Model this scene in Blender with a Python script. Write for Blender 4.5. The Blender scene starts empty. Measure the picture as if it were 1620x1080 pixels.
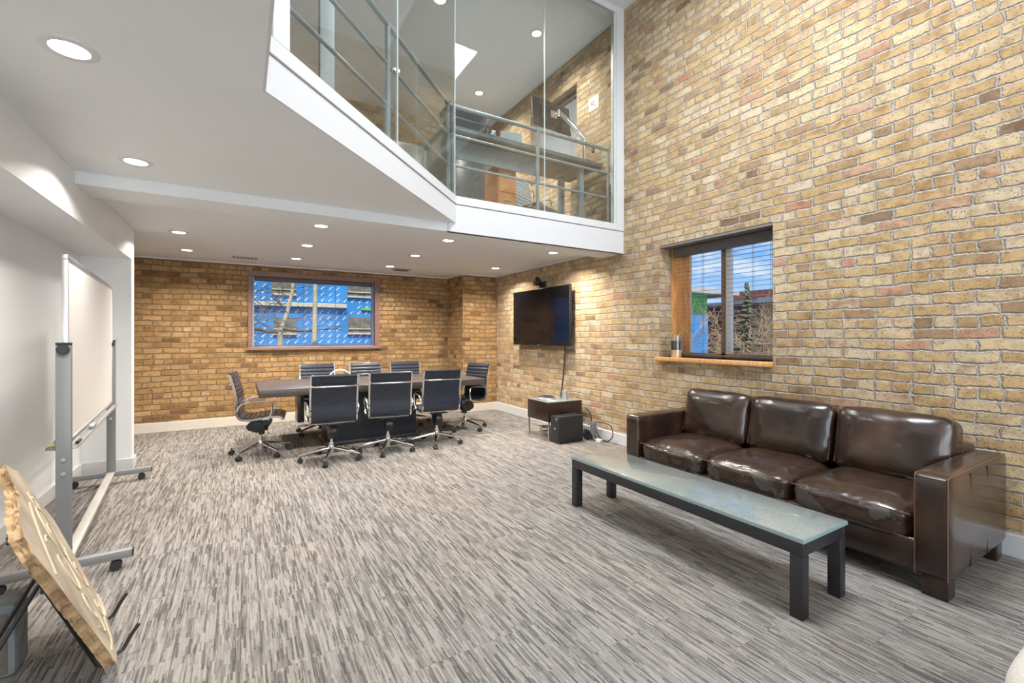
import bpy, bmesh, math, random
from mathutils import Vector, Matrix, noise
R = math.radians
sc = bpy.context.scene
COL = sc.collection
PI = math.pi

# ------------------------------------------------------------------ camera
cd = bpy.data.cameras.new('camera'); cam = bpy.data.objects.new('camera', cd); COL.objects.link(cam)
cd.sensor_width = 36.0; cd.lens = 714.2 / 1620 * 36.0
cd.shift_y = -7.8 / 1620
cd.clip_start = 0.05; cd.clip_end = 300
cam.location = (0, 0, 1.4)
cam.rotation_euler = (PI / 2, 0, -R(30.983))
sc.camera = cam

# ------------------------------------------------------------------ view
sc.view_settings.view_transform = 'Standard'
sc.view_settings.look = 'None'
sc.view_settings.gamma = 1.0
sc.view_settings.use_curve_mapping = False
sc.view_settings.exposure = 0.28
try:
    sc.cycles.use_denoising = True
    sc.cycles.max_bounces = 10
    sc.cycles.diffuse_bounces = 5
    sc.cycles.transparent_max_bounces = 16
    sc.cycles.sample_clamp_indirect = 6.0
    sc.cycles.caustics_reflective = False
    sc.cycles.caustics_refractive = False
except Exception:
    pass

# ------------------------------------------------------------------ sky
w = bpy.data.worlds.new('sky'); sc.world = w; w.use_nodes = True
nt = w.node_tree; N = nt.nodes; L = nt.links; N.clear()
out = N.new('ShaderNodeOutputWorld'); bg = N.new('ShaderNodeBackground')
tc = N.new('ShaderNodeTexCoord'); sep = N.new('ShaderNodeSeparateXYZ')
L.new(tc.outputs['Generated'], sep.inputs[0])
rp = N.new('ShaderNodeValToRGB'); L.new(sep.outputs['Z'], rp.inputs[0])
e = rp.color_ramp.elements
e[0].position = 0.0; e[0].color = (.46, .68, .94, 1)
e[1].position = .22; e[1].color = (.10, .34, .80, 1)
mp = N.new('ShaderNodeMapping'); mp.inputs['Scale'].default_value = (1.6, 1.6, 6.5)
L.new(tc.outputs['Generated'], mp.inputs[0])
nz = N.new('ShaderNodeTexNoise'); nz.inputs['Scale'].default_value = 2.6; nz.inputs['Detail'].default_value = 8
nz.inputs['Roughness'].default_value = .55
L.new(mp.outputs[0], nz.inputs[0])
cr = N.new('ShaderNodeValToRGB'); L.new(nz.outputs[0], cr.inputs[0])
cr.color_ramp.elements[0].position = .56; cr.color_ramp.elements[1].position = .72
mx = N.new('ShaderNodeMix'); mx.data_type = 'RGBA'
L.new(cr.outputs[0], mx.inputs[0]); L.new(rp.outputs[0], mx.inputs[6]); mx.inputs[7].default_value = (.88, .90, .95, 1)
L.new(mx.outputs[2], bg.inputs[0]); bg.inputs[1].default_value = 1.0
L.new(bg.outputs[0], out.inputs[0])

def lamp(name, kind, loc, energy, color=(1, 1, 1), rot=(0, 0, 0), **kw):
    d = bpy.data.lights.new(name, kind); d.energy = energy; d.color = color
    for k, v in kw.items(): setattr(d, k, v)
    o = bpy.data.objects.new(name, d); COL.objects.link(o); o.location = loc; o.rotation_euler = rot
    return o
# the sun stands high behind the camera and lights the street side of the neighbours
s = lamp('sun', 'SUN', (0, -10, 20), 5.2, (1, .95, .86), angle=R(.6))
s.rotation_euler = Vector((.16, 1.0, -1.9)).to_track_quat('-Z', 'Y').to_euler()
# daylight from the roof light; fill lamps added at unseen windows behind the camera
DAY = (.90, .95, 1.0)
lamp('skylight_daylight', 'AREA', (2.35, 1.9, 5.88), 210, DAY, (0, 0, 0), shape='RECTANGLE', size=1.28, size_y=1.3)
lamp('front_window_fill', 'AREA', (2.15, -4.35, 1.65), 95, DAY, (PI / 2, 0, 0), shape='RECTANGLE', size=3.2, size_y=1.9)
lamp('front_window_fill', 'AREA', (2.15, -4.35, 4.1), 120, DAY, (PI / 2, 0, 0), shape='RECTANGLE', size=3.2, size_y=2.2)
lamp('front_window_fill', 'AREA', (-.35, -4.35, 1.5), 40, DAY, (PI / 2, 0, 0), shape='RECTANGLE', size=.9, size_y=1.7)

# ------------------------------------------------------------------ material helpers
def mat(name, col=(.8, .8, .8), rough=.5, metal=0.0, spec=.5, coat=0.0, emit=None, es=0.0):
    m = bpy.data.materials.new(name); m.use_nodes = True
    b = m.node_tree.nodes['Principled BSDF']
    b.inputs['Base Color'].default_value = (*col, 1); b.inputs['Roughness'].default_value = rough
    b.inputs['Metallic'].default_value = metal; b.inputs['Specular IOR Level'].default_value = spec
    b.inputs['Coat Weight'].default_value = coat; b.inputs['Coat Roughness'].default_value = .12
    if emit: b.inputs['Emission Color'].default_value = (*emit, 1); b.inputs['Emission Strength'].default_value = es
    return m
def nodes(m): t = m.node_tree; return t, t.nodes, t.links, t.nodes['Principled BSDF']
def nd(t, typ, **kw):
    n = t.nodes.new(typ)
    for k, v in kw.items():
        if k.startswith('i_'): n.inputs[k[2:].replace('_', ' ')].default_value = v
        else: setattr(n, k, v)
    return n
def mth(t, op, a, b=None, c=None):
    n = t.nodes.new('ShaderNodeMath'); n.operation = op
    for i, v in enumerate((a, b, c)):
        if v is None: continue
        if isinstance(v, (int, float)): n.inputs[i].default_value = v
        else: t.links.new(v, n.inputs[i])
    return n.outputs[0]
def ramp(t, fac, stops, interp='LINEAR'):
    n = t.nodes.new('ShaderNodeValToRGB'); cr = n.color_ramp; cr.interpolation = interp
    while len(cr.elements) < len(stops): cr.elements.new(.5)
    for el, (p, c) in zip(cr.elements, stops):
        el.position = p; el.color = (*c, 1) if len(c) == 3 else c
    if fac is not None: t.links.new(fac, n.inputs[0])
    return n.outputs[0]
def mixc(t, f, a, b, mode='MIX'):
    n = t.nodes.new('ShaderNodeMix'); n.data_type = 'RGBA'; n.blend_type = mode
    for i, v in ((0, f), (6, a), (7, b)):
        if isinstance(v, (int, float)): n.inputs[i].default_value = v
        elif isinstance(v, tuple): n.inputs[i].default_value = (*v, 1)
        else: t.links.new(v, n.inputs[i])
    return n.outputs[2]
def bump(t, h, strength, dist, b):
    n = t.nodes.new('ShaderNodeBump'); n.inputs['Strength'].default_value = strength; n.inputs['Distance'].default_value = dist
    t.links.new(h, n.inputs['Height']); t.links.new(n.outputs[0], b.inputs['Normal']); return n
def noisy(name, c1, c2, scale, rough=.6, det=6, bs=0, bd=.01, metal=0, coat=0, stretch=(1, 1, 1), lo=.35, hi=.65, spec=.5):
    m = mat(name, c1, rough, metal, spec, coat); t, n_, l, b = nodes(m)
    tcn = nd(t, 'ShaderNodeTexCoord'); mpn = nd(t, 'ShaderNodeMapping'); mpn.inputs['Scale'].default_value = stretch
    l.new(tcn.outputs['Object'], mpn.inputs[0])
    z = nd(t, 'ShaderNodeTexNoise', i_Scale=scale, i_Detail=det); l.new(mpn.outputs[0], z.inputs[0])
    l.new(ramp(t, z.outputs[0], [(lo, c1), (hi, c2)]), b.inputs['Base Color'])
    if bs: bump(t, z.outputs[0], bs, bd, b)
    return m

def brick_material(name, stops, mortar, warm=(1, 1, 1)):
    m = mat(name, (.5, .4, .3), .93, spec=.2); t, n_, l, b = nodes(m)
    tcn = nd(t, 'ShaderNodeTexCoord'); sp = nd(t, 'ShaderNodeSeparateXYZ'); l.new(tcn.outputs['Object'], sp.inputs[0])
    ge = nd(t, 'ShaderNodeNewGeometry'); sn = nd(t, 'ShaderNodeSeparateXYZ'); l.new(ge.outputs['True Normal'], sn.inputs[0])
    ax = mth(t, 'GREATER_THAN', mth(t, 'ABSOLUTE', sn.outputs[0]), .5)
    az = mth(t, 'GREATER_THAN', mth(t, 'ABSOLUTE', sn.outputs[2]), .5)
    u = mth(t, 'ADD', mth(t, 'MULTIPLY', sp.outputs[1], ax), mth(t, 'MULTIPLY', sp.outputs[0], mth(t, 'SUBTRACT', 1.0, ax)))
    v = mth(t, 'ADD', sp.outputs[2], mth(t, 'MULTIPLY', az, sp.outputs[1]))
    # crooked courses: low and high frequency wander
    P = nd(t, 'ShaderNodeCombineXYZ'); l.new(u, P.inputs[0]); l.new(v, P.inputs[1]); l.new(mth(t, 'MULTIPLY', ax, 7.3), P.inputs[2])
    def nz3(scale, det, amp_u, amp_v, dim='3D'):
        z = nd(t, 'ShaderNodeTexNoise', i_Scale=scale, i_Detail=det); l.new(P.outputs[0], z.inputs[0])
        s3 = nd(t, 'ShaderNodeSeparateColor'); l.new(z.outputs[1], s3.inputs[0])
        return (mth(t, 'MULTIPLY', mth(t, 'SUBTRACT', s3.outputs[0], .5), amp_u), mth(t, 'MULTIPLY', mth(t, 'SUBTRACT', s3.outputs[1], .5), amp_v))
    a1 = nz3(1.1, 1, .06, .045); a2 = nz3(8, 2, .040, .026); a3 = nz3(38, 3, .022, .019)
    uu = mth(t, 'ADD', mth(t, 'ADD', u, a1[0]), mth(t, 'ADD', a2[0], a3[0]))
    vv = mth(t, 'ADD', mth(t, 'ADD', v, a1[1]), mth(t, 'ADD', a2[1], a3[1]))
    Q = nd(t, 'ShaderNodeCombineXYZ'); l.new(uu, Q.inputs[0]); l.new(vv, Q.inputs[1])
    br = nd(t, 'ShaderNodeTexBrick', offset=.5, offset_frequency=2, squash=.52, squash_frequency=6)
    for k, val in (('Scale', 1.0), ('Mortar Size', .0120), ('Mortar Smooth', 1.0), ('Bias', 0.0), ('Brick Width', .222), ('Row Height', .0815)):
        br.inputs[k].default_value = val
    br.inputs['Color1'].default_value = (0, 0, 0, 1); br.inputs['Color2'].default_value = (1, 1, 1, 1); br.inputs['Mortar'].default_value = (.5, .5, .5, 1)
    l.new(Q.outputs[0], br.inputs[0])
    zf = nd(t, 'ShaderNodeTexNoise', i_Scale=26.0, i_Detail=4.0); l.new(P.outputs[0], zf.inputs[0])
    fac = mth(t, 'ADD', br.outputs['Fac'], mth(t, 'MULTIPLY', mth(t, 'SUBTRACT', zf.outputs[0], .5), mth(t, 'MULTIPLY', ramp(t, br.outputs['Fac'], [(0, (0, 0, 0)), (.12, (1, 1, 1))]), 1.3)))
    tone = ramp(t, br.outputs['Color'], stops)
    # blotches inside each brick
    zb = nd(t, 'ShaderNodeTexNoise', i_Scale=16.0, i_Detail=5.0); l.new(P.outputs[0], zb.inputs[0])
    tone = mixc(t, .55, tone, ramp(t, zb.outputs[0], [(.3, (.60, .50, .42)), (.52, (1, 1, 1)), (.72, (1.12, 1.09, 1.04))]), 'MULTIPLY')
    # slow drift over metres
    zl = nd(t, 'ShaderNodeTexNoise', i_Scale=.8, i_Detail=3.0); l.new(P.outputs[0], zl.inputs[0])
    tone = mixc(t, .6, tone, ramp(t, zl.outputs[0], [(.35, (.84, .77, .70)), (.62, (1.06, 1.05, 1.03))]), 'MULTIPLY')
    zs = nd(t, 'ShaderNodeTexNoise', i_Scale=5.5, i_Detail=6.0, i_Roughness=.65); l.new(P.outputs[0], zs.inputs[0])
    tone = mixc(t, .8, tone, ramp(t, zs.outputs[0], [(.34, (.62, .52, .45)), (.48, (.97, .95, .93)), (.66, (1.08, 1.07, 1.05))]), 'MULTIPLY')
    # pits and small dark chips
    vo = nd(t, 'ShaderNodeTexVoronoi', i_Scale=62.0); l.new(P.outputs[0], vo.inputs[0])
    zp = nd(t, 'ShaderNodeTexNoise', i_Scale=30.0, i_Detail=4.0); l.new(P.outputs[0], zp.inputs[0])
    pit = mth(t, 'MULTIPLY', mth(t, 'LESS_THAN', vo.outputs['Distance'], .25), mth(t, 'GREATER_THAN', zp.outputs[0], .47))
    tone = mixc(t, mth(t, 'MULTIPLY', pit, .75), tone, (.13, .095, .06))
    zm = nd(t, 'ShaderNodeTexNoise', i_Scale=60.0, i_Detail=5.0); l.new(P.outputs[0], zm.inputs[0])
    mort = mixc(t, ramp(t, zm.outputs[0], [(.35, (0, 0, 0)), (.65, (1, 1, 1))]), mortar, tuple(c * .72 for c in mortar))
    # open cracks, with joint shadow painted dark between brick and mortar, broken by noise
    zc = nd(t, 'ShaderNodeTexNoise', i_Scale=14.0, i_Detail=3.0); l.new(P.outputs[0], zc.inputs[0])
    crack_shade = mth(t, 'MULTIPLY', ramp(t, fac, [(.12, (0, 0, 0)), (.20, (1, 1, 1)), (.29, (1, 1, 1)), (.38, (0, 0, 0))]), ramp(t, zc.outputs[0], [(.40, (.15, .15, .15)), (.54, (1, 1, 1))]))
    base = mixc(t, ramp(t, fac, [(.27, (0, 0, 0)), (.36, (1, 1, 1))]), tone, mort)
    base = mixc(t, mth(t, 'MULTIPLY', crack_shade, .92), base, (.085, .06, .04))
    l.new(base, b.inputs['Base Color'])
    hgt = mth(t, 'ADD', mth(t, 'MULTIPLY', mth(t, 'SUBTRACT', 1.0, fac), 1.0), mth(t, 'MULTIPLY', zb.outputs[0], .6))
    hgt = mth(t, 'ADD', hgt, mth(t, 'MULTIPLY', zm.outputs[0], .35))
    hgt = mth(t, 'SUBTRACT', hgt, mth(t, 'MULTIPLY', pit, .5))
    hgt = mth(t, 'SUBTRACT', hgt, mth(t, 'MULTIPLY', crack_shade, .6))
    bump(t, hgt, 1.0, .010, b)
    return m

ST_R = [(0, (0.226, 0.157, 0.104)), (.03, (0.365, 0.252, 0.157)), (.12, (0.461, 0.322, 0.174)), (.30, (0.522, 0.374, 0.196)), (.45, (0.557, 0.418, 0.239)), (.60, (0.600, 0.496, 0.331)), (.75, (0.539, 0.392, 0.217)), (.90, (0.618, 0.522, 0.374)), (.97, (0.522, 0.357, 0.244)), (1, (0.470, 0.252, 0.165))]
ST_B = [(0, (0.150, 0.082, 0.038)), (.08, (0.270, 0.155, 0.070)), (.25, (0.380, 0.233, 0.103)), (.45, (0.440, 0.276, 0.124)), (.65, (0.490, 0.315, 0.151)), (.85, (0.390, 0.238, 0.103)), (1, (0.540, 0.373, 0.211))]
M = {}
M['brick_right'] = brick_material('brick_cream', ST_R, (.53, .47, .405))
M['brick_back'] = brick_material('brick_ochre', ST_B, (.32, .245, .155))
M['wall'] = noisy('painted_wall', (.76, .77, .775), (.78, .79, .795), 3, .55, 2)
M['wall_gloss'] = noisy('satin_wall', (.77, .78, .79), (.79, .80, .805), 3, .28, 2)
M['ceiling'] = noisy('ceiling_paint', (.76, .785, .805), (.78, .805, .825), 2, .8, 2)
M['trim'] = mat('white_trim', (.63, .635, .645), .35)
M['base_tan'] = mat('baseboard_cream', (.66, .60, .52), .45)
M['chrome'] = mat('chrome', (.80, .80, .80), .12, 1.0)
M['steel'] = noisy('painted_steel', (.24, .275, .285), (.30, .335, .345), 8, .4, 3)
M['alu'] = mat('aluminium', (.62, .63, .64), .35, .85)
M['silver'] = mat('silver_paint', (.24, .245, .25), .42, .15)
M['black'] = mat('black_plastic', (.018, .018, .02), .42)
M['rubber'] = mat('rubber', (.025, .025, .027), .7)
M['vinyl'] = noisy('black_vinyl', (.010, .014, .026), (.018, .023, .038), 40, .33, 3, .15, .001, coat=.25)
M['darkmetal'] = mat('charcoal_steel', (.030, .030, .034), .42, .2)
M['wood_dark'] = noisy('dark_veneer', (.042, .030, .026), (.080, .060, .052), 3, .36, 8, stretch=(1, 12, 12), coat=.0, spec=.9)
M['wood_box'] = noisy('walnut_veneer', (.016, .009, .007), (.036, .018, .012), 4, .3, 6, stretch=(6, 6, 1), coat=.2)
M['wood_orange'] = noisy('oak_stain', (.62, .30, .10), (.80, .44, .18), 6, .35, 6, stretch=(8, 8, 1), coat=.3)
M['wood_pink'] = noisy('cedar_trim', (.19, .10, .078), (.25, .135, .10), 5, .4, 5, stretch=(1, 8, 8))
M['blind'] = mat('blind_slat', (.30, .22, .19), .5)
M['valance'] = noisy('blind_valance', (.075, .062, .060), (.11, .09, .085), 4, .45, 4, stretch=(1, 6, 20))
M['screen'] = mat('tv_screen', (.005, .0045, .006), .08, spec=.45)
M['white_plastic'] = mat('white_plastic', (.78, .78, .76), .35)
M['concrete'] = noisy('concrete', (.15, .17, .17), (.23, .25, .25), 12, .8, 6, .3, .004)
M['brownstone'] = noisy('brown_stone', (.13, .11, .085), (.19, .16, .125), 30, .85, 6, .3, .002)
M['cream'] = noisy('cream_fabric', (.60, .56, .50), (.68, .64, .58), 160, .9, 3, .3, .001)
M['green'] = noisy('green_eraser', (.30, .36, .16), (.4, .46, .24), 20, .8)
M['paper'] = mat('paper', (.82, .76, .70), .7)
M['redink'] = mat('red_ink', (.75, .16, .07), .7)
M['soil'] = noisy('soil', (.02, .015, .014), (.05, .038, .034), 60, .9)
M['gold'] = mat('yellow_pot', (.72, .50, .20), .4)
M['stem'] = noisy('stem_green', (.30, .32, .10), (.42, .40, .16), 20, .6)
M['bluegrey'] = mat('pale_blue_panel', (.30, .36, .41), .3)
M['desk_grey'] = mat('desk_edge_grey', (.20, .23, .25), .4)
M['desk_under'] = mat('desk_underside', (.22, .15, .09), .7)
M['traygrey'] = mat('tray_plastic', (.05, .065, .08), .3)
M['orange_wood'] = noisy('orange_cabinet', (.55, .20, .06), (.68, .28, .09), 5, .4)
M['vent'] = mat('vent_grey', (.42, .42, .42), .5)
M['ventdark'] = mat('vent_slot', (.06, .06, .06), .8)
M['lens'] = mat('lamp_lens', (1, 1, 1), .4, emit=(1, .97, .92), es=9)
M['lens_up'] = mat('lamp_lens_warm', (1, 1, 1), .4, emit=(1, .86, .62), es=9)
M['bark'] = noisy('bark', (.26, .16, .09), (.46, .31, .19), 12, .9, 6)
M['trunk'] = noisy('pale_bark', (.48, .38, .26), (.66, .55, .40), 6, .9, 6)
M['twig'] = noisy('twig', (.36, .23, .12), (.62, .43, .25), 6, .9)
M['blue_wrap'] = noisy('blue_sheathing', (.035, .235, .56), (.055, .30, .68), 1.5, .5, 3)
M['mark'] = mat('white_print', (.72, .80, .90), .6)
M['board'] = noisy('pale_board', (.62, .52, .36), (.74, .64, .46), 5, .8)
M['plastic_sheet'] = noisy('grey_sheet', (.13, .12, .09), (.26, .24, .19), 9, .35, 6, .4, .02)
M['red_brick_far'] = noisy('far_brick', (.24, .085, .06), (.34, .13, .09), 6, .9)
M['far_orange'] = mat('far_orange', (.62, .24, .10), .8)
M['far_green'] = mat('far_green', (.16, .55, .13), .8)
M['far_grey'] = mat('far_grey', (.45, .42, .38), .8)
M['needle'] = noisy('conifer', (.09, .085, .05), (.20, .18, .10), 5, .9)
M['asphalt'] = mat('asphalt', (.17, .16, .15), .9)
M['cord'] = mat('cord', (.10, .09, .09), .8)
M['stitch'] = mat('tan_stitching', (.15, .07, .04), .6)

# carpet
m = mat('carpet', (.3, .3, .3), .95, spec=.1); t, n_, l, b = nodes(m)
tcn = nd(t, 'ShaderNodeTexCoord'); sp = nd(t, 'ShaderNodeSeparateXYZ'); l.new(tcn.outputs['Object'], sp.inputs[0])
# carpet tiles, half a metre, each one slid a little against the next
bk = nd(t, 'ShaderNodeTexBrick', offset=.5, offset_frequency=2)
for k, val in (('Scale', 1.0), ('Mortar Size', .0012), ('Mortar Smooth', .2), ('Brick Width', .61), ('Row Height', .61)): bk.inputs[k].default_value = val
bk.inputs['Color1'].default_value = (0, 0, 0, 1); bk.inputs['Color2'].default_value = (1, 1, 1, 1); bk.inputs['Mortar'].default_value = (.5, .5, .5, 1)
sw = nd(t, 'ShaderNodeCombineXYZ'); l.new(sp.outputs[1], sw.inputs[0]); l.new(sp.outputs[0], sw.inputs[1]); l.new(sw.outputs[0], bk.inputs[0])
jit = mth(t, 'MULTIPLY', bk.outputs['Color'], 3.7)
def yarn(wd, ln, seed):
    """hard edged strokes of yarn, wd wide and about ln long, each row slid by its own amount"""
    row = mth(t, 'FLOOR', mth(t, 'DIVIDE', sp.outputs[0], wd))
    wn = nd(t, 'ShaderNodeTexWhiteNoise', noise_dimensions='1D'); l.new(mth(t, 'ADD', row, seed), wn.inputs['W'])
    seg = mth(t, 'FLOOR', mth(t, 'ADD', mth(t, 'DIVIDE', sp.outputs[1], ln), mth(t, 'ADD', mth(t, 'MULTIPLY', wn.outputs[0], 9.7), jit)))
    c = nd(t, 'ShaderNodeCombineXYZ'); l.new(row, c.inputs[0]); l.new(seg, c.inputs[1]); c.inputs[2].default_value = seed
    w2 = nd(t, 'ShaderNodeTexWhiteNoise', noise_dimensions='3D'); l.new(c.outputs[0], w2.inputs['Vector']); return w2.outputs[0]
def strip(sx, sy, off):
    c = nd(t, 'ShaderNodeCombineXYZ'); l.new(mth(t, 'MULTIPLY', sp.outputs[0], sx), c.inputs[0])
    l.new(mth(t, 'ADD', mth(t, 'MULTIPLY', sp.outputs[1], sy), jit), c.inputs[1]); c.inputs[2].default_value = off
    z = nd(t, 'ShaderNodeTexNoise', i_Scale=1.0, i_Detail=1.0); l.new(c.outputs[0], z.inputs[0]); return z.outputs[0]
s1 = yarn(.0048, .085, 3.0); s2 = yarn(.0096, .17, 11.0); s3 = strip(42, 2.4, 5)
mixn = mth(t, 'ADD', mth(t, 'MULTIPLY', s1, .30), mth(t, 'ADD', mth(t, 'MULTIPLY', s2, .34), mth(t, 'MULTIPLY', s3, .36)))
base = ramp(t, mixn, [(.22, (.088, .082, .077)), (.38, (.147, .136, .126)), (.52, (.235, .219, .200)), (.72, (.325, .303, .276))])
cw = nd(t, 'ShaderNodeTexNoise', i_Scale=.9, i_Detail=2.0); l.new(tcn.outputs['Object'], cw.inputs[0])
base = mixc(t, .35, base, ramp(t, cw.outputs[0], [(.35, (.84, .88, .98)), (.65, (1.05, .98, .92))]), 'MULTIPLY')
base = mixc(t, mth(t, 'MULTIPLY', bk.outputs['Fac'], .35), base, (.13, .12, .115))
l.new(base, b.inputs['Base Color'])
wv = nd(t, 'ShaderNodeTexWave', wave_type='BANDS', bands_direction='X', i_Scale=62.0, i_Distortion=.6); l.new(tcn.outputs['Object'], wv.inputs[0])
bump(t, mth(t, 'ADD', mixn, mth(t, 'MULTIPLY', wv.outputs[1], .25)), .5, .004, b)
M['carpet'] = m

# leather
m = mat('brown_leather', (.05, .03, .02), .3, coat=.35); t, n_, l, b = nodes(m)
tcn = nd(t, 'ShaderNodeTexCoord')
z1 = nd(t, 'ShaderNodeTexNoise', i_Scale=3.2, i_Detail=1.5); l.new(tcn.outputs['Object'], z1.inputs[0])
z2 = nd(t, 'ShaderNodeTexNoise', i_Scale=22.0, i_Detail=6.0, i_Distortion=1.2); l.new(tcn.outputs['Object'], z2.inputs[0])
l.new(ramp(t, z1.outputs[0], [(.32, (.014, .007, .005)), (.55, (.032, .016, .010)), (.75, (.075, .036, .019))]), b.inputs['Base Color'])
b.inputs['Roughness'].default_value = .27
bump(t, z1.outputs[0], .35, .022, b)
M['leather'] = m
# worn leather on the cushion fronts
m = mat('worn_leather', (.05, .03, .02), .3, coat=.2); t, n_, l, b = nodes(m)
tcn = nd(t, 'ShaderNodeTexCoord'); sp = nd(t, 'ShaderNodeSeparateXYZ'); l.new(tcn.outputs['Object'], sp.inputs[0])
z1 = nd(t, 'ShaderNodeTexNoise', i_Scale=4.0, i_Detail=7.0, i_Roughness=.6); l.new(tcn.outputs['Object'], z1.inputs[0])
z2 = nd(t, 'ShaderNodeTexNoise', i_Scale=14.0, i_Detail=5.0, i_Distortion=1.2); l.new(tcn.outputs['Object'], z2.inputs[0])
col = ramp(t, z2.outputs[0], [(.3, (.026, .014, .010)), (.7, (.050, .027, .019))])
ge = nd(t, 'ShaderNodeNewGeometry'); sn = nd(t, 'ShaderNodeSeparateXYZ'); l.new(ge.outputs['True Normal'], sn.inputs[0])
wear = mth(t, 'MULTIPLY', mth(t, 'GREATER_THAN', z1.outputs[0], .57), mth(t, 'LESS_THAN', sn.outputs[0], -.75))
l.new(mixc(t, wear, col, (.060, .052, .049)), b.inputs['Base Color'])
l.new(mth(t, 'ADD', mth(t, 'MULTIPLY', wear, .25), .22), b.inputs['Roughness'])
z3 = nd(t, 'ShaderNodeTexNoise', i_Scale=5.0, i_Detail=1.0, i_Distortion=1.2); l.new(tcn.outputs['Object'], z3.inputs[0])
bump(t, z3.outputs[0], .45, .022, b)
M['leather_seat'] = m

# slate under glass, coffee table top
m = mat('frosted_glass_top', (.32, .40, .40), .04, spec=.6, coat=1.0); t, n_, l, b = nodes(m)
b.inputs['Coat Roughness'].default_value = .008; b.inputs['Coat IOR'].default_value = 1.7
b.inputs['Roughness'].default_value = .3
tcn = nd(t, 'ShaderNodeTexCoord')
z1 = nd(t, 'ShaderNodeTexNoise', i_Scale=3.0, i_Detail=8.0, i_Distortion=1.4); l.new(tcn.outputs['Object'], z1.inputs[0])
z2 = nd(t, 'ShaderNodeTexNoise', i_Scale=90.0, i_Detail=4.0); l.new(tcn.outputs['Object'], z2.inputs[0])
c1 = ramp(t, z1.outputs[0], [(.35, (.215, .265, .265)), (.50, (.245, .29, .285)), (.62, (.28, .305, .29))])
l.new(mixc(t, .5, c1, ramp(t, z2.outputs[0], [(.4, (.62, .66, .68)), (.56, (1.05, 1.05, 1.05))]), 'MULTIPLY'), b.inputs['Base Color'])
M['slate_glass'] = m
M['glass_edge'] = mat('glass_edge', (.26, .37, .38), .12, spec=.7)

# carved sandstone slab
m = noisy('sandstone', (.62, .46, .30), (.74, .60, .42), 9, .85, 7, .5, .006)
M['stone_face'] = noisy('sandstone_face', (.25, .20, .15), (.45, .375, .28), 4, .8, 7, .25, .003)
M['stone_edge'] = noisy('sandstone_edge', (.27, .165, .08), (.48, .33, .18), 18, .9, 8, 1.0, .012, stretch=(1, 1, .35))
M['carving'] = mat('pale_carving', (.56, .46, .33), .85)

def glass_mat(name, tint, base_r=.05, power=5.0, amp=.95):
    m = bpy.data.materials.new(name); m.use_nodes = True; t = m.node_tree; t.nodes.clear()
    o = t.nodes.new('ShaderNodeOutputMaterial'); tr = t.nodes.new('ShaderNodeBsdfTransparent'); gl = t.nodes.new('ShaderNodeBsdfGlossy')
    tr.inputs[0].default_value = (*tint, 1); gl.inputs['Roughness'].default_value = 0.0
    lw = t.nodes.new('ShaderNodeLayerWeight'); lw.inputs[0].default_value = .5
    f = mth(t, 'ADD', mth(t, 'MULTIPLY', mth(t, 'POWER', lw.outputs['Facing'], power), amp), base_r)
    mxs = t.nodes.new('ShaderNodeMixShader'); t.links.new(f, mxs.inputs[0]); t.links.new(tr.outputs[0], mxs.inputs[1]); t.links.new(gl.outputs[0], mxs.inputs[2])
    t.links.new(mxs.outputs[0], o.inputs[0]); return m
M['glass'] = glass_mat('clear_glass', (.94, .97, .965), .11, 4.0, .9)
M['pane'] = glass_mat('window_glass', (.99, .995, .99), .004)
M['jar'] = glass_mat('jar_glass', (.95, .96, .96), .06)

# whiteboard: glossy enamel
M['whiteboard'] = mat('whiteboard_enamel', (.84, .84, .84), .34, spec=.3)

# ------------------------------------------------------------------ mesh helpers
def link(name, me, m=None, parent=None, loc=None, rot=None, label=None, cat=None, group=None, kind=None):
    o = bpy.data.objects.new(name, me); COL.objects.link(o)
    if m is not None and me is not None and not me.materials:
        for x in (m if isinstance(m, (list, tuple)) else [m]): me.materials.append(x)
    if parent: o.parent = parent
    if loc is not None: o.location = loc
    if rot is not None: o.rotation_euler = rot
    for k, v in (('label', label), ('category', cat), ('group', group), ('kind', kind)):
        if v: o[k] = v
    return o
def thing(name, label, cat, loc=(0, 0, 0), rz=0, group=None, rot=None):
    return link(name, None, None, None, loc, rot or (0, 0, rz), label, cat, group)

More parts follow.
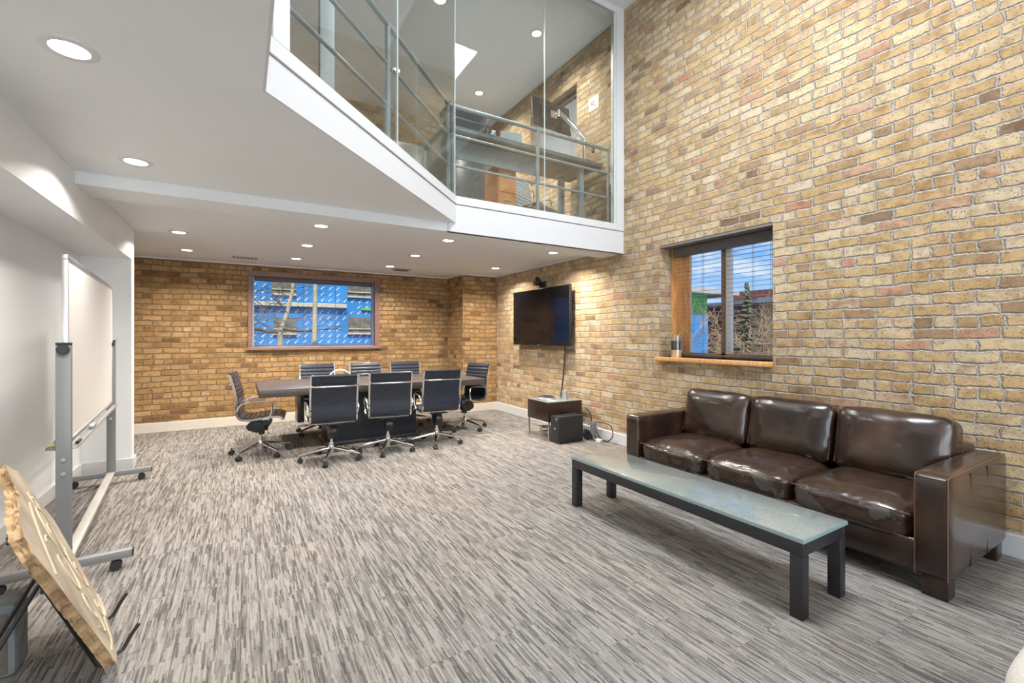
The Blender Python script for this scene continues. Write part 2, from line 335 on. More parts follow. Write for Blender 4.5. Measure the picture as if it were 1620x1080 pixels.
class MB:
    def __init__(self): self.bm = bmesh.new(); self.mi = 0
    def _add(self, tmp, mtx=None):
        if mtx is not None: bmesh.ops.transform(tmp, matrix=mtx, verts=tmp.verts)
        for f in tmp.faces: f.material_index = self.mi
        me = bpy.data.meshes.new('t'); tmp.to_mesh(me); tmp.free(); self.bm.from_mesh(me); bpy.data.meshes.remove(me); return self
    def box(self, x0, x1, y0, y1, z0, z1, bev=0, seg=2, mtx=None):
        b = bmesh.new(); bmesh.ops.create_cube(b, size=1)
        for v in b.verts:
            v.co = Vector(((x0 + x1) / 2 + v.co.x * (x1 - x0), (y0 + y1) / 2 + v.co.y * (y1 - y0), (z0 + z1) / 2 + v.co.z * (z1 - z0)))
        if bev: bmesh.ops.bevel(b, geom=b.edges[:], offset=bev, segments=seg, profile=.5, affect='EDGES')
        return self._add(b, mtx)
    def cyl(self, p, q, r, r2=None, n=16, caps=True):
        p = Vector(p); q = Vector(q); d = q - p; b = bmesh.new()
        bmesh.ops.create_cone(b, cap_ends=caps, segments=n, radius1=r, radius2=r if r2 is None else r2, depth=d.length)
        mtx = Matrix.Translation((p + q) / 2) @ d.to_track_quat('Z', 'Y').to_matrix().to_4x4()
        return self._add(b, mtx)
    def bar(self, p, q, wd, hg, up=(0, 0, 1), bev=0):
        """rectangular bar from p to q, wd sideways, hg along up"""
        p = Vector(p); q = Vector(q); d = (q - p); Ln = d.length; d.normalize(); up = Vector(up)
        sd = d.cross(up).normalized(); up2 = sd.cross(d).normalized()
        mtx = Matrix.Translation((p + q) / 2) @ Matrix((sd, d, up2)).transposed().to_4x4()
        return self.box(-wd / 2, wd / 2, -Ln / 2, Ln / 2, -hg / 2, hg / 2, bev, mtx=mtx)
    def tube(self, pts, r, n=8, closed=False, caps=True):
        pts = [Vector(p) for p in pts]; rs = r if isinstance(r, (list, tuple)) else [r] * len(pts)
        b = bmesh.new(); rings = []; prev = None; k = len(pts)
        for i, p in enumerate(pts):
            if closed: d = pts[(i + 1) % k] - pts[i - 1]
            else: d = pts[min(i + 1, k - 1)] - pts[max(i - 1, 0)]
            d.normalize()
            if prev is None:
                a = Vector((0, 0, 1)) if abs(d.z) < .9 else Vector((1, 0, 0)); nn = d.cross(a).normalized()
            else: nn = (prev - d * prev.dot(d)).normalized()
            prev = nn; bb = d.cross(nn)
            rings.append([b.verts.new(p + (nn * math.cos(2 * PI * j / n) + bb * math.sin(2 * PI * j / n)) * rs[i]) for j in range(n)])
        for i in range(k if closed else k - 1):
            A = rings[i]; B = rings[(i + 1) % k]
            for j in range(n): b.faces.new((A[j], A[(j + 1) % n], B[(j + 1) % n], B[j]))
        if caps and not closed: b.faces.new(rings[0][::-1]); b.faces.new(rings[-1])
        return self._add(b)
    def prism(self, poly, z0, z1, mtx=None, bev=0):
        b = bmesh.new(); lo = [b.verts.new((x, y, z0)) for x, y in poly]; hi = [b.verts.new((x, y, z1)) for x, y in poly]
        b.faces.new(lo[::-1]); b.faces.new(hi); k = len(poly)
        for i in range(k): b.faces.new((lo[i], lo[(i + 1) % k], hi[(i + 1) % k], hi[i]))
        bmesh.ops.recalc_face_normals(b, faces=b.faces[:])
        if bev: bmesh.ops.bevel(b, geom=b.edges[:], offset=bev, segments=2, profile=.5, affect='EDGES')
        return self._add(b, mtx)
    def lathe(self, prof, n=24, loc=(0, 0, 0), mtx=None):
        b = bmesh.new(); rings = []
        for r, z in prof: rings.append([b.verts.new((loc[0] + r * math.cos(2 * PI * j / n), loc[1] + r * math.sin(2 * PI * j / n), loc[2] + z)) for j in range(n)])
        for A, B in zip(rings, rings[1:]):
            for j in range(n): b.faces.new((A[j], A[(j + 1) % n], B[(j + 1) % n], B[j]))
        if prof[0][0] > 1e-4: b.faces.new(rings[0][::-1])
        if prof[-1][0] > 1e-4: b.faces.new(rings[-1])
        bmesh.ops.remove_doubles(b, verts=b.verts[:], dist=1e-5)
        return self._add(b, mtx)
    def sphere(self, c, r, sx=1, sy=1, sz=1, n=16):
        b = bmesh.new(); bmesh.ops.create_uvsphere(b, u_segments=n, v_segments=max(6, n // 2), radius=r)
        return self._add(b, Matrix.Translation(c) @ Matrix.Diagonal((sx, sy, sz, 1)))
    def cushion(self, c, h, n=14, ex=8.0, puff=(0, 0, 0), wr=0, seed=0, mtx=None):
        """soft block: half sizes h, superellipsoid exponent ex, extra bulge per axis, wrinkle height wr"""
        b = bmesh.new(); bmesh.ops.create_cube(b, size=2); bmesh.ops.subdivide_edges(b, edges=b.edges[:], cuts=n, use_grid_fill=True)
        for v in b.verts:
            p = v.co.copy(); k = (abs(p.x) ** ex + abs(p.y) ** ex + abs(p.z) ** ex) ** (1 / ex); p /= k
            g = [1 - p.x ** 4, 1 - p.y ** 4, 1 - p.z ** 4]
            q = Vector((p.x * (h[0] + puff[0] * g[1] * g[2]), p.y * (h[1] + puff[1] * g[0] * g[2]), p.z * (h[2] + puff[2] * g[0] * g[1])))
            if wr:
                s_ = Vector((q.x * 7 + seed * 3.1, q.y * 7, q.z * 7)); q += p.normalized() * wr * (noise.noise(s_) + .5 * noise.noise(s_ * 2.7))
            v.co = q + Vector(c)
        return self._add(b, mtx)
    def mesh(self, name, smooth=35):
        me = bpy.data.meshes.new(name); bmesh.ops.recalc_face_normals(self.bm, faces=self.bm.faces[:]) if False else None
        self.bm.to_mesh(me); self.bm.free()
        if smooth:
            for p in me.polygons: p.use_smooth = True
            me.set_sharp_from_angle(angle=R(smooth))
        return me
    def build(self, name, m, parent=None, smooth=35, **kw): return link(name, self.mesh(name, smooth), m, parent, **kw)
def struct(name, mb, m, **kw): return mb.build(name, m, kind='structure', smooth=0, **kw)
def arc(c, r, a0, a1, n, ax='xz'):
    o = []
    for i in range(n + 1):
        a = a0 + (a1 - a0) * i / n
        if ax == 'xz': o.append((c[0] + r * math.cos(a), c[1], c[2] + r * math.sin(a)))
        elif ax == 'yz': o.append((c[0], c[1] + r * math.cos(a), c[2] + r * math.sin(a)))
        else: o.append((c[0] + r * math.cos(a), c[1] + r * math.sin(a), c[2]))
    return o
def copy_tree(o, parent=None):
    c = o.copy(); COL.objects.link(c)
    if parent: c.parent = parent
    for ch in list(o.children): copy_tree(ch, c)
    return c

# ------------------------------------------------------------------ THE ROOM
XR, XB, YB, YP, XP, H, Yb, Zb, Zs, XL, ZU = 4.226, -.993, 8.326, 7.617, 3.511, 2.558, 4.257, 2.468, 2.224, -1.397, 5.60
XF = -3.5; YF = -4.5; ZF = 2.85
struct('floor', MB().box(XF, XR + .3, YF, YB + .3, -.12, 0), M['carpet'])
# right brick wall, with two window openings
def wall_x(x0, x1, y0, y1, z0, z1, holes):
    mb = MB(); ys = sorted({y0, y1, *[h[0] for h in holes], *[h[1] for h in holes]}); zs = sorted({z0, z1, *[h[2] for h in holes], *[h[3] for h in holes]})
    cell = {}
    for i in range(len(ys) - 1):
        for k in range(len(zs) - 1):
            cy = (ys[i] + ys[i + 1]) / 2; cz = (zs[k] + zs[k + 1]) / 2
            if not any(h[0] < cy < h[1] and h[2] < cz < h[3] for h in holes): mb.box(x0, x1, ys[i], ys[i + 1], zs[k], zs[k + 1])
    return mb
def wall_y(y0, y1, x0, x1, z0, z1, holes):
    mb = MB(); xs = sorted({x0, x1, *[h[0] for h in holes], *[h[1] for h in holes]}); zs = sorted({z0, z1, *[h[2] for h in holes], *[h[3] for h in holes]})
    for i in range(len(xs) - 1):
        for k in range(len(zs) - 1):
            cx = (xs[i] + xs[i + 1]) / 2; cz = (zs[k] + zs[k + 1]) / 2
            if not any(h[0] < cx < h[1] and h[2] < cz < h[3] for h in holes): mb.box(xs[i], xs[i + 1], y0, y1, zs[k], zs[k + 1])
    return mb
W1 = (2.343, 3.667, 1.165, 2.465); W2 = (5.19, 6.42, 3.95, 5.12)
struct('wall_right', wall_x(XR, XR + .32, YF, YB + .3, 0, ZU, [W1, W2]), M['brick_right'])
WB = (.125, 2.135, 1.215, 2.425)
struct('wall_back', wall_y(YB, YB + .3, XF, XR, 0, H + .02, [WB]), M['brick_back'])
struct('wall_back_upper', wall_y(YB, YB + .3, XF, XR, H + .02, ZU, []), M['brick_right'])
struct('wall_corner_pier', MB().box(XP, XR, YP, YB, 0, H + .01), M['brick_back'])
struct('wall_left', MB().box(XL - .15, XL, YF, 6.17, 0, H + .01), M['wall_gloss'])
struct('wall_wing', MB().box(XL - .15, XB, 6.17, 6.30, 0, H + .01), M['wall'])
struct('wall_far_left', MB().box(XF - .15, XF, YF, YB + .3, 0, ZU), M['wall'])
struct('wall_recess', MB().box(XF, XL - .15, 6.17, 6.30, 0, H + .01), M['wall'])
struct('trim_1', MB().box(XL, XB, YF, 6.17, Zs, H + .01), M['wall'])            # bulkhead
struct('wall_upper_left', MB().box(-.05, .088, YF, 2.43, H + .02, ZU), M['wall'])
FW = [(.55, 3.75, .7, 2.6), (.55, 3.75, 3.0, 5.2), (-.8, .1, .65, 2.35)]
struct('wall_front', wall_y(YF - .2, YF, XF, XR + .32, 0, ZU, FW), M['wall'])
# lower ceiling with the drop beam, and the edge of the upper floor
slab = [(XF, YF), (.088, YF), (.088, 2.43), (1.875, Yb), (XR, Yb), (XR, YB), (XF, YB)]
struct('ceiling_lower', MB().prism(slab, H, 2.75), M['ceiling'])
struct('ceiling_beam', MB().box(XB, XR, Yb + .012, 4.64, Zb, H - .0005), M['ceiling'])
fo = .012
fas = MB()
def wallstrip(mb, a, b, z0, z1, t_in, t_out):
    a = Vector((a[0], a[1], 0)); b = Vector((b[0], b[1], 0)); d = (b - a).normalized(); nrm = Vector((d.y, -d.x, 0))
    pts = [a + nrm * t_out, b + nrm * t_out, b - nrm * t_in, a - nrm * t_in]
    mb.prism([(p.x, p.y) for p in pts], z0, z1)
A_, B_, C_, D_ = (.088, YF), (.088, 2.43), (1.875, Yb), (XR - .001, Yb)
def offs(pts, o):
    """parallel polyline on the open side"""
    res = []
    for i, p in enumerate(pts):
        p = Vector(p)
        ds = []
        if i > 0: ds.append((p - Vector(pts[i - 1])).normalized())
        if i < len(pts) - 1: ds.append((Vector(pts[i + 1]) - p).normalized())
        ns = [Vector((d.y, -d.x)) for d in ds]
        if len(ns) == 1: res.append(p + ns[0] * o)
        else:
            bis = (ns[0] + ns[1]).normalized(); res.append(p + bis * (o / bis.dot(ns[0])))
    return res
def strip_poly(pts, o0, o1): return [tuple(p) for p in offs(pts, o0)] + [tuple(p) for p in reversed(offs(pts, o1))]
EDGE = [A_, B_, C_, D_]
f_ = MB().prism(strip_poly(EDGE, 0, fo), H, 2.745); f_.box(1.80, XR - .001, Yb - fo, Yb + .05, Zb, H)
struct('trim_2', f_, M['trim'])
struct('trim_3', MB().prism(strip_poly(EDGE, -.10, .022), 2.752, 2.835, bev=.004), M['trim'])
struct('floor_upper', MB().prism([(XF, YF), (-.05, YF), (-.05, 2.53), (1.80, 4.36), (XR, 4.36), (XR, YB), (XF, YB)], 2.751, 2.85), noisy('upper_carpet', (.24, .23, .22), (.32, .31, .30), 40, .95))
# upper ceiling with the roof light opening
SKY = (1.7, 3.0, 1.25, 2.55)
cu = MB()
xs = [XF, SKY[0], SKY[1], XR + .32]; ys = [YF - .2, SKY[2], SKY[3], YB + .3]
for i in range(3):
    for k in range(3):
        if not (i == 1 and k == 1): cu.box(xs[i], xs[i + 1], ys[k], ys[k + 1], ZU, ZU + .12)
struct('ceiling_upper', cu, M['ceiling'])
sh = MB(); x0, x1, y0, y1 = SKY
sh.box(x0 - .05, x0, y0 - .05, y1 + .05, ZU + .12, ZU + .5); sh.box(x1, x1 + .05, y0 - .05, y1 + .05, ZU + .12, ZU + .5)
sh.box(x0, x1, y0 - .05, y0, ZU + .12, ZU + .5); sh.box(x0, x1, y1, y1 + .05, ZU + .12, ZU + .5)
w5 = struct('window_4', sh, M['trim'])
m = bpy.data.materials.new('opal_glass'); m.use_nodes = True; t = m.node_tree; t.nodes.clear()
o_ = t.nodes.new('ShaderNodeOutputMaterial'); tl = t.nodes.new('ShaderNodeBsdfTranslucent'); tl.inputs[0].default_value = (.95, .95, .95, 1); t.links.new(tl.outputs[0], o_.inputs[0])
MB().box(x0, x1, y0, y1, ZU + .46, ZU + .47).build('pane', m, w5, 0)
# baseboards
def bb(mb, x0, x1, y0, y1, h=.145): mb.box(x0, x1, y0, y1, 0, h, .006)
b1 = MB(); bb(b1, XR - .035, XR, YF, YP); struct('baseboard_right', b1, M['trim'])
b2 = MB(); bb(b2, XF, XP, YB - .035, YB); bb(b2, XP - .035, XP, YP - .035, YB - .035); bb(b2, XP - .035, XR - .035, YP - .035, YP); struct('baseboard_back', b2, M['base_tan'])
b3 = MB(); bb(b3, XL, XL + .018, YF, 6.152, .12); bb(b3, XL, XB + .018, 6.152, 6.17, .12); bb(b3, XB, XB + .018, 6.17, 6.318, .12); struct('baseboard_left', b3, M['trim'])
# thin bead where ceiling meets brick
b4 = MB(); b4.box(XF, XP, YB - .02, YB, H - .018, H); b4.box(XP - .018, XP, YP - .018, YB - .02, H - .018, H); b4.box(XP, XR, YP - .018, YP, H - .018, H); b4.box(XR - .018, XR, 4.66, YP - .018, H - .018, H)
struct('trim_4', b4, M['ceiling'])
b5 = MB(); b5.box(XR - .02, XR, 4.36, YB, ZU - .05, ZU); struct('trim_5', b5, M['ceiling'])

# ------------------------------------------------------------------ windows
def front_window(name, x0, x1, z0, z1, nx):
    mb = MB(); y0, y1 = YF - .12, YF - .05
    for x in [x0 + (x1 - x0) * i / nx for i in range(nx + 1)]:
        mb.box(max(x0, x - .03), min(x1, x + .03), y0, y1, z0, z1)
    mb.box(x0, x1, y0, y1, z0, z0 + .06); mb.box(x0, x1, y0, y1, z1 - .06, z1)
    fr = struct(name, mb, M['trim'])
    g = MB().box(x0 + .03, x1 - .03, YF - .09, YF - .08, z0 + .05, z1 - .05).build('pane', M['pane'], fr, 0)
for i, (x0, x1, z0, z1) in enumerate(FW): front_window('window_%d' % (5 + i), x0, x1, z0, z1, [3, 3, 1][i])

# back window: cedar frame, glass, blind
fx0, fx1, fz0, fz1 = WB
mb = MB(); T = .052
mb.box(fx0 - .03, fx1 + .03, YB - .025, YB + .10, fz1 - T, fz1 + .03, .005); mb.box(fx0 - .03, fx0 + T * .6, YB - .025, YB + .10, fz0, fz1 - T, .005); mb.box(fx1 - T, fx1 + .03, YB - .025, YB + .10, fz0, fz1 - T, .005)
wf = struct('window_1', mb, M['wood_pink'])
MB().box(fx0 - .06, fx1 + .06, YB - .06, YB + .1, fz0 - .035, fz0 + .012, .006).build('sill', M['wood_pink'], wf, 0)
MB().box(fx0 + .02, fx1 - .02, YB + .20, YB + .206, fz0, fz1 - .02).build('pane', M['pane'], wf, 0)
mb = MB().box(fx0 + .035, fx0 + .06, YB + .10, YB + .24, fz0, fz1); mb.box(fx1 - .06, fx1 - .035, YB + .10, YB + .24, fz0, fz1); mb.box(fx0, fx1, YB + .1, YB + .24, fz0, fz0 + .02)
mb.build('sash', mat('sash_grey', (.42, .42, .45), .4), wf, 0)
def blind(name, label, axis, a0, a1, p, ztop, zbot, sp, tilt, group=None, val_h=.07, depth=.035, cords=(.2, .5, .8), colr='blind'):
    root = thing(name, label, 'window blind', (0, 0, 0))
    def bx(mb, u0, u1, q0, q1, z0, z1, bev=0, mtx=None):
        if axis == 'x': mb.box(u0, u1, q0, q1, z0, z1, bev)
        else: mb.box(q0, q1, u0, u1, z0, z1, bev)
    mb = MB(); bx(mb, a0, a1, p - .03, p + .03, ztop - val_h, ztop, .004); mb.build('valance', M['valance'], root, 0)
    sl = MB(); z = ztop - val_h - sp * .8
    while z > zbot + .04:
        b = bmesh.new(); bmesh.ops.create_cube(b, size=1)
        for v in b.verts:
            u = (a0 + a1) / 2 + v.co.x * (a1 - a0 - .01); q = v.co.y * depth; zz = v.co.z * .0018
            q2 = q * math.cos(tilt) - zz * math.sin(tilt); z2 = q * math.sin(tilt) + zz * math.cos(tilt)
            v.co = Vector((u, p + q2, z + z2)) if axis == 'x' else Vector((p + q2, u, z + z2))
        sl._add(b); z -= sp
    sl.build('slats', M[colr], root, 0)
    mb = MB(); bx(mb, a0, a1, p - .02, p + .02, zbot, zbot + .022, .005); mb.build('bottom_rail', M['valance'], root, 0)
    for k in cords:
        u = a0 + (a1 - a0) * k
        for dq in (-depth / 2, depth / 2):
            c = MB(); bx(c, u - .0012, u + .0012, p + dq - .0012, p + dq + .0012, zbot + .02, ztop - val_h)
            c.build('ladder_cord', M['cord'], root, 0)
    return root
blind('venetian_blind', 'thin slatted blind in the cedar window behind the conference table', 'x', fx0 + .062, fx1 - .062, YB + .13, fz1 - T + .01, fz0 + .018, .040, R(2), val_h=.075, depth=.024, cords=(.10, .39, .66, .92))

# right window: oak frame and mullion, sill, blind
y0, y1, z0, z1 = W1
mb = MB(); xw = XR + .24
mb.box(xw, xw + .08, y1 - .13, y1, z0, z1); mb.box(xw - .03, xw + .05, y1 - .03, y1, z0, z1); mb.box(xw + .02, xw + .06, y1 - .22, y1 - .13, z0, z1, .004)
mb.box(xw, xw + .07, y0, y0 + .06, z0, z1); mb.box(xw, xw + .07, y0, y1, z0, z0 + .05); mb.box(xw, xw + .07, y0, y1, z1 - .06, z1)
wr_ = struct('window_2', mb, M['wood_orange'])
ym = 2.99
MB().box(xw, xw + .05, ym - .005, ym + .04, z0, z1).build('mullion', noisy('brown_mullion', (.20, .11, .07), (.27, .16, .10), 6, .4), wr_, 0)
MB().box(xw + .01, xw + .06, ym - .065, ym - .005, z0, z1, .006).build('sash_track', M['white_plastic'], wr_, 0)
MB().box(xw + .04, xw + .046, y0 + .02, y1 - .05, z0 + .04, z1 - .04).build('pane', M['pane'], wr_, 0)
MB().box(XR - .055, XR + .24, y0 - .0, y1 + .03, z0 - .05, z0, .010).build('window_sill', M['wood_orange'], wr_, label='orange stained oak sill')
rb = blind('venetian_blind', 'wide slatted brown blind in the window above the leather sofa', 'y', y0 + .006, y1 - .10, XR + .165, z1 - .035, z0 + .012, .0475, R(0), val_h=.105, depth=.028, cords=(.08, .23, .70))
mb = MB(); mb.tube([(XR + .135, y0 + .045, z1 - .14), (XR + .133, y0 + .05, 2.08)], .0012, 5); mb.lathe([(.004, .03), (.009, 0), (.0, -.002)], 8, (XR + .133, y0 + .05, 2.05))
mb.tube([(XR + .135, y0 + .075, z1 - .14), (XR + .133, y0 + .07, 1.93)], .0012, 5); mb.lathe([(.004, .03), (.009, 0), (.0, -.002)], 8, (XR + .133, y0 + .07, 1.90))
mb.build('pull_cord', mat('pull_cord_brown', (.10, .05, .03), .6), rb)
struct('trim_6', MB().box(XR + .005, XR + .3, y0, y1, z1 - .028, z1), mat('lintel_plate', (.22, .20, .18), .7))
# upper window behind the monitor
y0, y1, z0, z1 = W2
mb = MB(); mb.box(XR + .2, XR + .27, y0, y0 + .05, z0, z1); mb.box(XR + .2, XR + .27, y1 - .05, y1, z0, z1); mb.box(XR + .2, XR + .27, y0, y1, z1 - .06, z1); mb.box(XR + .2, XR + .27, y0, y1, z0, z0 + .05)
wu = struct('window_3', mb, M['wood_orange']); MB().box(XR + .23, XR + .236, y0 + .04, y1 - .04, z0 + .04, z1 - .04).build('pane', M['pane'], wu, 0)
blind('venetian_blind', 'white slatted blind in the loft window behind the monitor', 'y', y0 + .01, y1 - .01, XR + .13, z1 - .01, z0 + .02, .05, R(-28), val_h=.09, depth=.045, cords=(.2, .8), colr='white_plastic')

# ------------------------------------------------------------------ glass partition along the upper floor edge
gp = thing('glass_partition', 'white framed full height glass wall around the upper floor office', 'glass wall', (1.875, 4.257, 2.835))
def wp(mb, a, b, zz0, zz1, o0, o1): mb.prism(strip_poly([a, b], o0, o1), zz0, zz1)
def gb(mb, name, m, **kw):
    o = mb.build(name, m, gp, 0, **kw); o.location = (-1.875, -4.257, -2.835); return o
e1 = (.1366, 2.4797); seam1 = (1.020, 3.383); zt = 5.52
def lerp(a, b, k): return (a[0] + (b[0] - a[0]) * k, a[1] + (b[1] - a[1]) * k)
gb(MB().prism(strip_poly([(.088, 2.43), C_, (XR - .002, Yb)], -.06, .02), zt, ZU - .002), 'header', M['trim'])
gb(MB().prism(strip_poly([(.118, 2.461), (.196, 2.541)], -.05, .022), 2.836, zt), 'end_post', M['trim'])
gb(MB().box(4.10, XR - .002, Yb - .02, Yb + .06, 2.836, zt), 'end_post', M['trim'])
gb(MB().box(4.066, 4.10, Yb + .0, Yb + .05, 2.836, zt), 'glazing_bead', mat('bead_white', (.55, .60, .58), .4))
for a, b in (((.198, 2.543), (1.0175, 3.3805)), ((1.0225, 3.3855), (1.872, 4.2535)), ((1.878, 4.257), (2.994, 4.257)), ((2.999, 4.257), (4.066, 4.257))):
    gb(MB().prism(strip_poly([a, b], -.012, 0), 2.836, zt), 'glass_panel', M['glass'])
for a, b in (((1.0165, 3.3795), (1.0235, 3.3865)), ((1.871, 4.2525), (1.879, 4.257)), ((2.9935, 4.257), (2.9995, 4.257))):
    gb(MB().prism(strip_poly([a, b], -.0125, .0006), 2.836, zt), 'silicone_joint', mat('glass_joint', (.62, .68, .66), .3))

# railing
rl = thing('loft_railing', 'blue grey steel tube railing behind the loft glass', 'railing', (1.88, 4.437, ZF))
def rb_(mb, name): o = mb.build(name, M['steel'], rl); o.location = (-1.88, -4.437, -ZF); return o
cx, cy = 1.88, 4.437; dl = (.215, 2.772)
for z, r in ((3.85, .022), (3.54, .015), (3.22, .015)):
    rb_(MB().tube([(dl[0], dl[1], z), (cx, cy, z), (4.15, cy, z)], r, 12), 'rail')
for x, y in ((cx - .012, cy - .012), (cx + .055, cy), (3.018, cy), (4.135, cy), (.99, 3.547)):
    rb_(MB().cyl((x, y, 2.85), (x, y, 3.845), .021, n=14), 'post')

# ------------------------------------------------------------------ recessed lights
def dl_proto():
    ring = MB().lathe([(.062, -.0005), (.064, -.006), (.083, -.007), (.092, -.003), (.093, 0)], 32).mesh('trim_ring')
    lens = MB().lathe([(0, -.004), (.062, -.003)], 32).mesh('lens')
    return ring, lens
ring_me, lens_me = dl_proto(); ring_me.materials.append(M['trim']); lens_me.materials.append(M['lens'])
lens_up = lens_me.copy(); lens_up.materials.clear(); lens_up.materials.append(M['lens_up'])
def downlight(x, y, z, label, grp, warm, watts, up=False):
    t_ = thing('recessed_light', label, 'ceiling light', (x, y, z), 0, grp)
    link('trim_ring', ring_me, None, t_); link('lens', lens_up if up else lens_me, None, t_)
    d = bpy.data.lights.new('downlight', 'AREA'); d.shape = 'DISK'; d.size = .12; d.energy = watts * (1 if up else 1.25); d.color = warm; d.spread = R(140)
    o = bpy.data.objects.new('downlight', d); COL.objects.link(o); o.parent = t_; o.location = (0, 0, -.012)
WARM = (1, .92, .81); G1 = 'recessed lights in the lower ceiling'; G2 = 'recessed lights in the upper ceiling'
for x, y, lab, p in (
    (-.591, 2.474, 'largest looking round recessed light, nearest the camera at upper left', 14),
    (-.596, 3.844, 'round recessed light just before the ceiling beam by the left bulkhead', 14),
    (-.590, 6.20, 'round recessed light beyond the beam at left, beside the wing wall top', 16),
    (-.620, 7.41, 'small recessed light at left just in front of the back brick wall', 20),
    (.719, 5.075, 'round recessed light beyond the beam, nearest of the middle row', 18),
    (.722, 6.256, 'middle recessed light of the row left of the conference table centre', 18),
    (.708, 7.405, 'recessed light in front of the cedar framed back window', 24),
    (2.138, 5.054, 'recessed light just behind the corner of the white fascia', 18),
    (2.136, 6.242, 'recessed light above the right half of the conference table', 18),
    (2.106, 7.411, 'recessed light beside the square ceiling vent near the back wall', 24),
    (3.696, 6.696, 'recessed light near the corner pier, before the television', 24),
    (3.695, 5.051, 'recessed light close under the right end of the white fascia', 24)):
    downlight(x, y, H, lab, G1, WARM, p)
for x, y, lab in ((3.515, 5.19, 'warm round light in the loft ceiling nearest the brick wall'), (3.523, 6.968, 'warm round light in the loft ceiling farther back above the trays'),
                  (2.093, 7.05, 'warm round light seen through the diagonal glass beside the railing post'), (2.137, 5.291, 'warm round loft light cut by the top edge of the photo')):
    downlight(x, y, ZU, lab, G2, (1, .93, .84), 36 if x > 3 else 62, True)
# vents
def vent(x, y, sx, sy, lab):
    t_ = thing('ceiling_vent', lab, 'vent', (x, y, H), 0)
    MB().box(-sx / 2, sx / 2, -sy / 2, sy / 2, -.012, -.0005, .002).build('frame', M['vent'], t_)
    k = MB()
    n = 7
    for i in range(n):
        u = -sx / 2 + .03 + (sx - .06) * i / (n - 1); k.box(u - .008, u + .008, -sy / 2 + .02, sy / 2 - .02, -.016, -.012)
    k.build('slots', M['ventdark'], t_)
vent(.054, 7.67, .33, .13, 'narrow grey air vent in the ceiling at left of the back window')
vent(2.38, 7.67, .27, .24, 'square grey air vent in the ceiling right of the back window')

# ------------------------------------------------------------------ SOFA (back against the right brick wall)
so = thing('leather_sofa', 'three seat dark brown leather sofa with boxy arms against the brick wall', 'sofa', (3.65, 1.985, 0))
def sp_(mb, name, m, **kw):
    o = mb.build(name, m, so, 50, **kw); o.location = (-3.65, -1.985, 0); return o
SX0, SX1, SY0, SY1 = 3.155, 4.185, .842, 3.135
AW = .147
sp_(MB().box(SX0 + .03, SX1 - .02, SY0 + AW - .01, SY1 - AW + .01, .105, .285, .02, 3), 'seat_base', M['leather'])
sp_(MB().box(3.93, SX1, SY0 + AW - .01, SY1 - AW + .01, .27, .70, .035, 3), 'back_frame', M['leather'])
for (a, b_) in ((SY0, SY0 + AW), (SY1 - AW, SY1)):
    mb = MB().cushion(((SX0 + SX1) / 2, (a + b_) / 2, .385), ((SX1 - SX0) / 2, AW / 2, .275), 16, 22.0, (0, .006, .006))
    ar = sp_(mb, 'armrest', M['leather'])
    st = MB()
    for yy in (a + .006, b_ - .006):
        st.tube([(SX0 + .004, yy, .115), (SX0 + .004, yy, .645), (SX0 + .02, yy, .657), (SX1 - .02, yy, .657)], .0032, 6)
    st.tube([(SX0 + .004, a + .006, .652), (SX0 + .004, b_ - .006, .652)], .0032, 6)
    st.build('piping', M['stitch'], ar)
    if a == SY0:
        for xx in (3.48, 3.77): MB().tube([(xx, a - .0035, .12), (xx, a - .0035, .64)], .0022, 6).build('panel_seam', M['black'], ar)
cw = (SY1 - SY0 - 2 * AW) / 3
for i in range(3):
    yc = SY0 + AW + cw * (i + .5)
    mb = MB().cushion((3.505, yc, .350), (.350, cw / 2 - .002, .080), 22, 6.5, (.010, .004, .055), .004, i)
    se = sp_(mb, 'seat_cushion', M['leather_seat'])
    st = MB()
    for zz in (.417, .285):
        st.tube([(3.166 + .004 * abs(math.sin(j)), yc - cw / 2 + .016 + (cw - .032) * j / 12, zz + .004 * math.sin(PI * j / 12)) for j in range(13)], .003, 6)
    st.build('piping', M['stitch'], se)
    m_ = Matrix.Translation((3.885, yc, .645)) @ Matrix.Rotation(R(12), 4, 'Y')
    mb = MB().cushion((0, 0, 0), (.100, cw / 2 - .003, .234), 22, 7.5, (.066, 0, .006), .005, i + 5, m_)
    bc = sp_(mb, 'back_cushion', M['leather'])
    st = MB()
    for xx in (-.092,):
        pts = [m_ @ Vector((xx, s_ * (cw / 2 - .020), zz)) for s_, zz in ((-1, -.19), (-1, .205), (-.9, .224), (.9, .224), (1, .205), (1, -.19))]
        st.tube(pts, .0028, 6)
    st.build('piping', M['stitch'], bc)
for x, y in ((SX0 + .03, SY0 + .012), (SX1 - .16, SY0 + .012), (SX0 + .03, SY1 - .125), (SX1 - .16, SY1 - .125)):
    sp_(MB().prism([(x, y), (x + .11, y), (x + .11, y + .11), (x, y + .11)], 0, .118, bev=.006), 'foot', M['wood_box'])

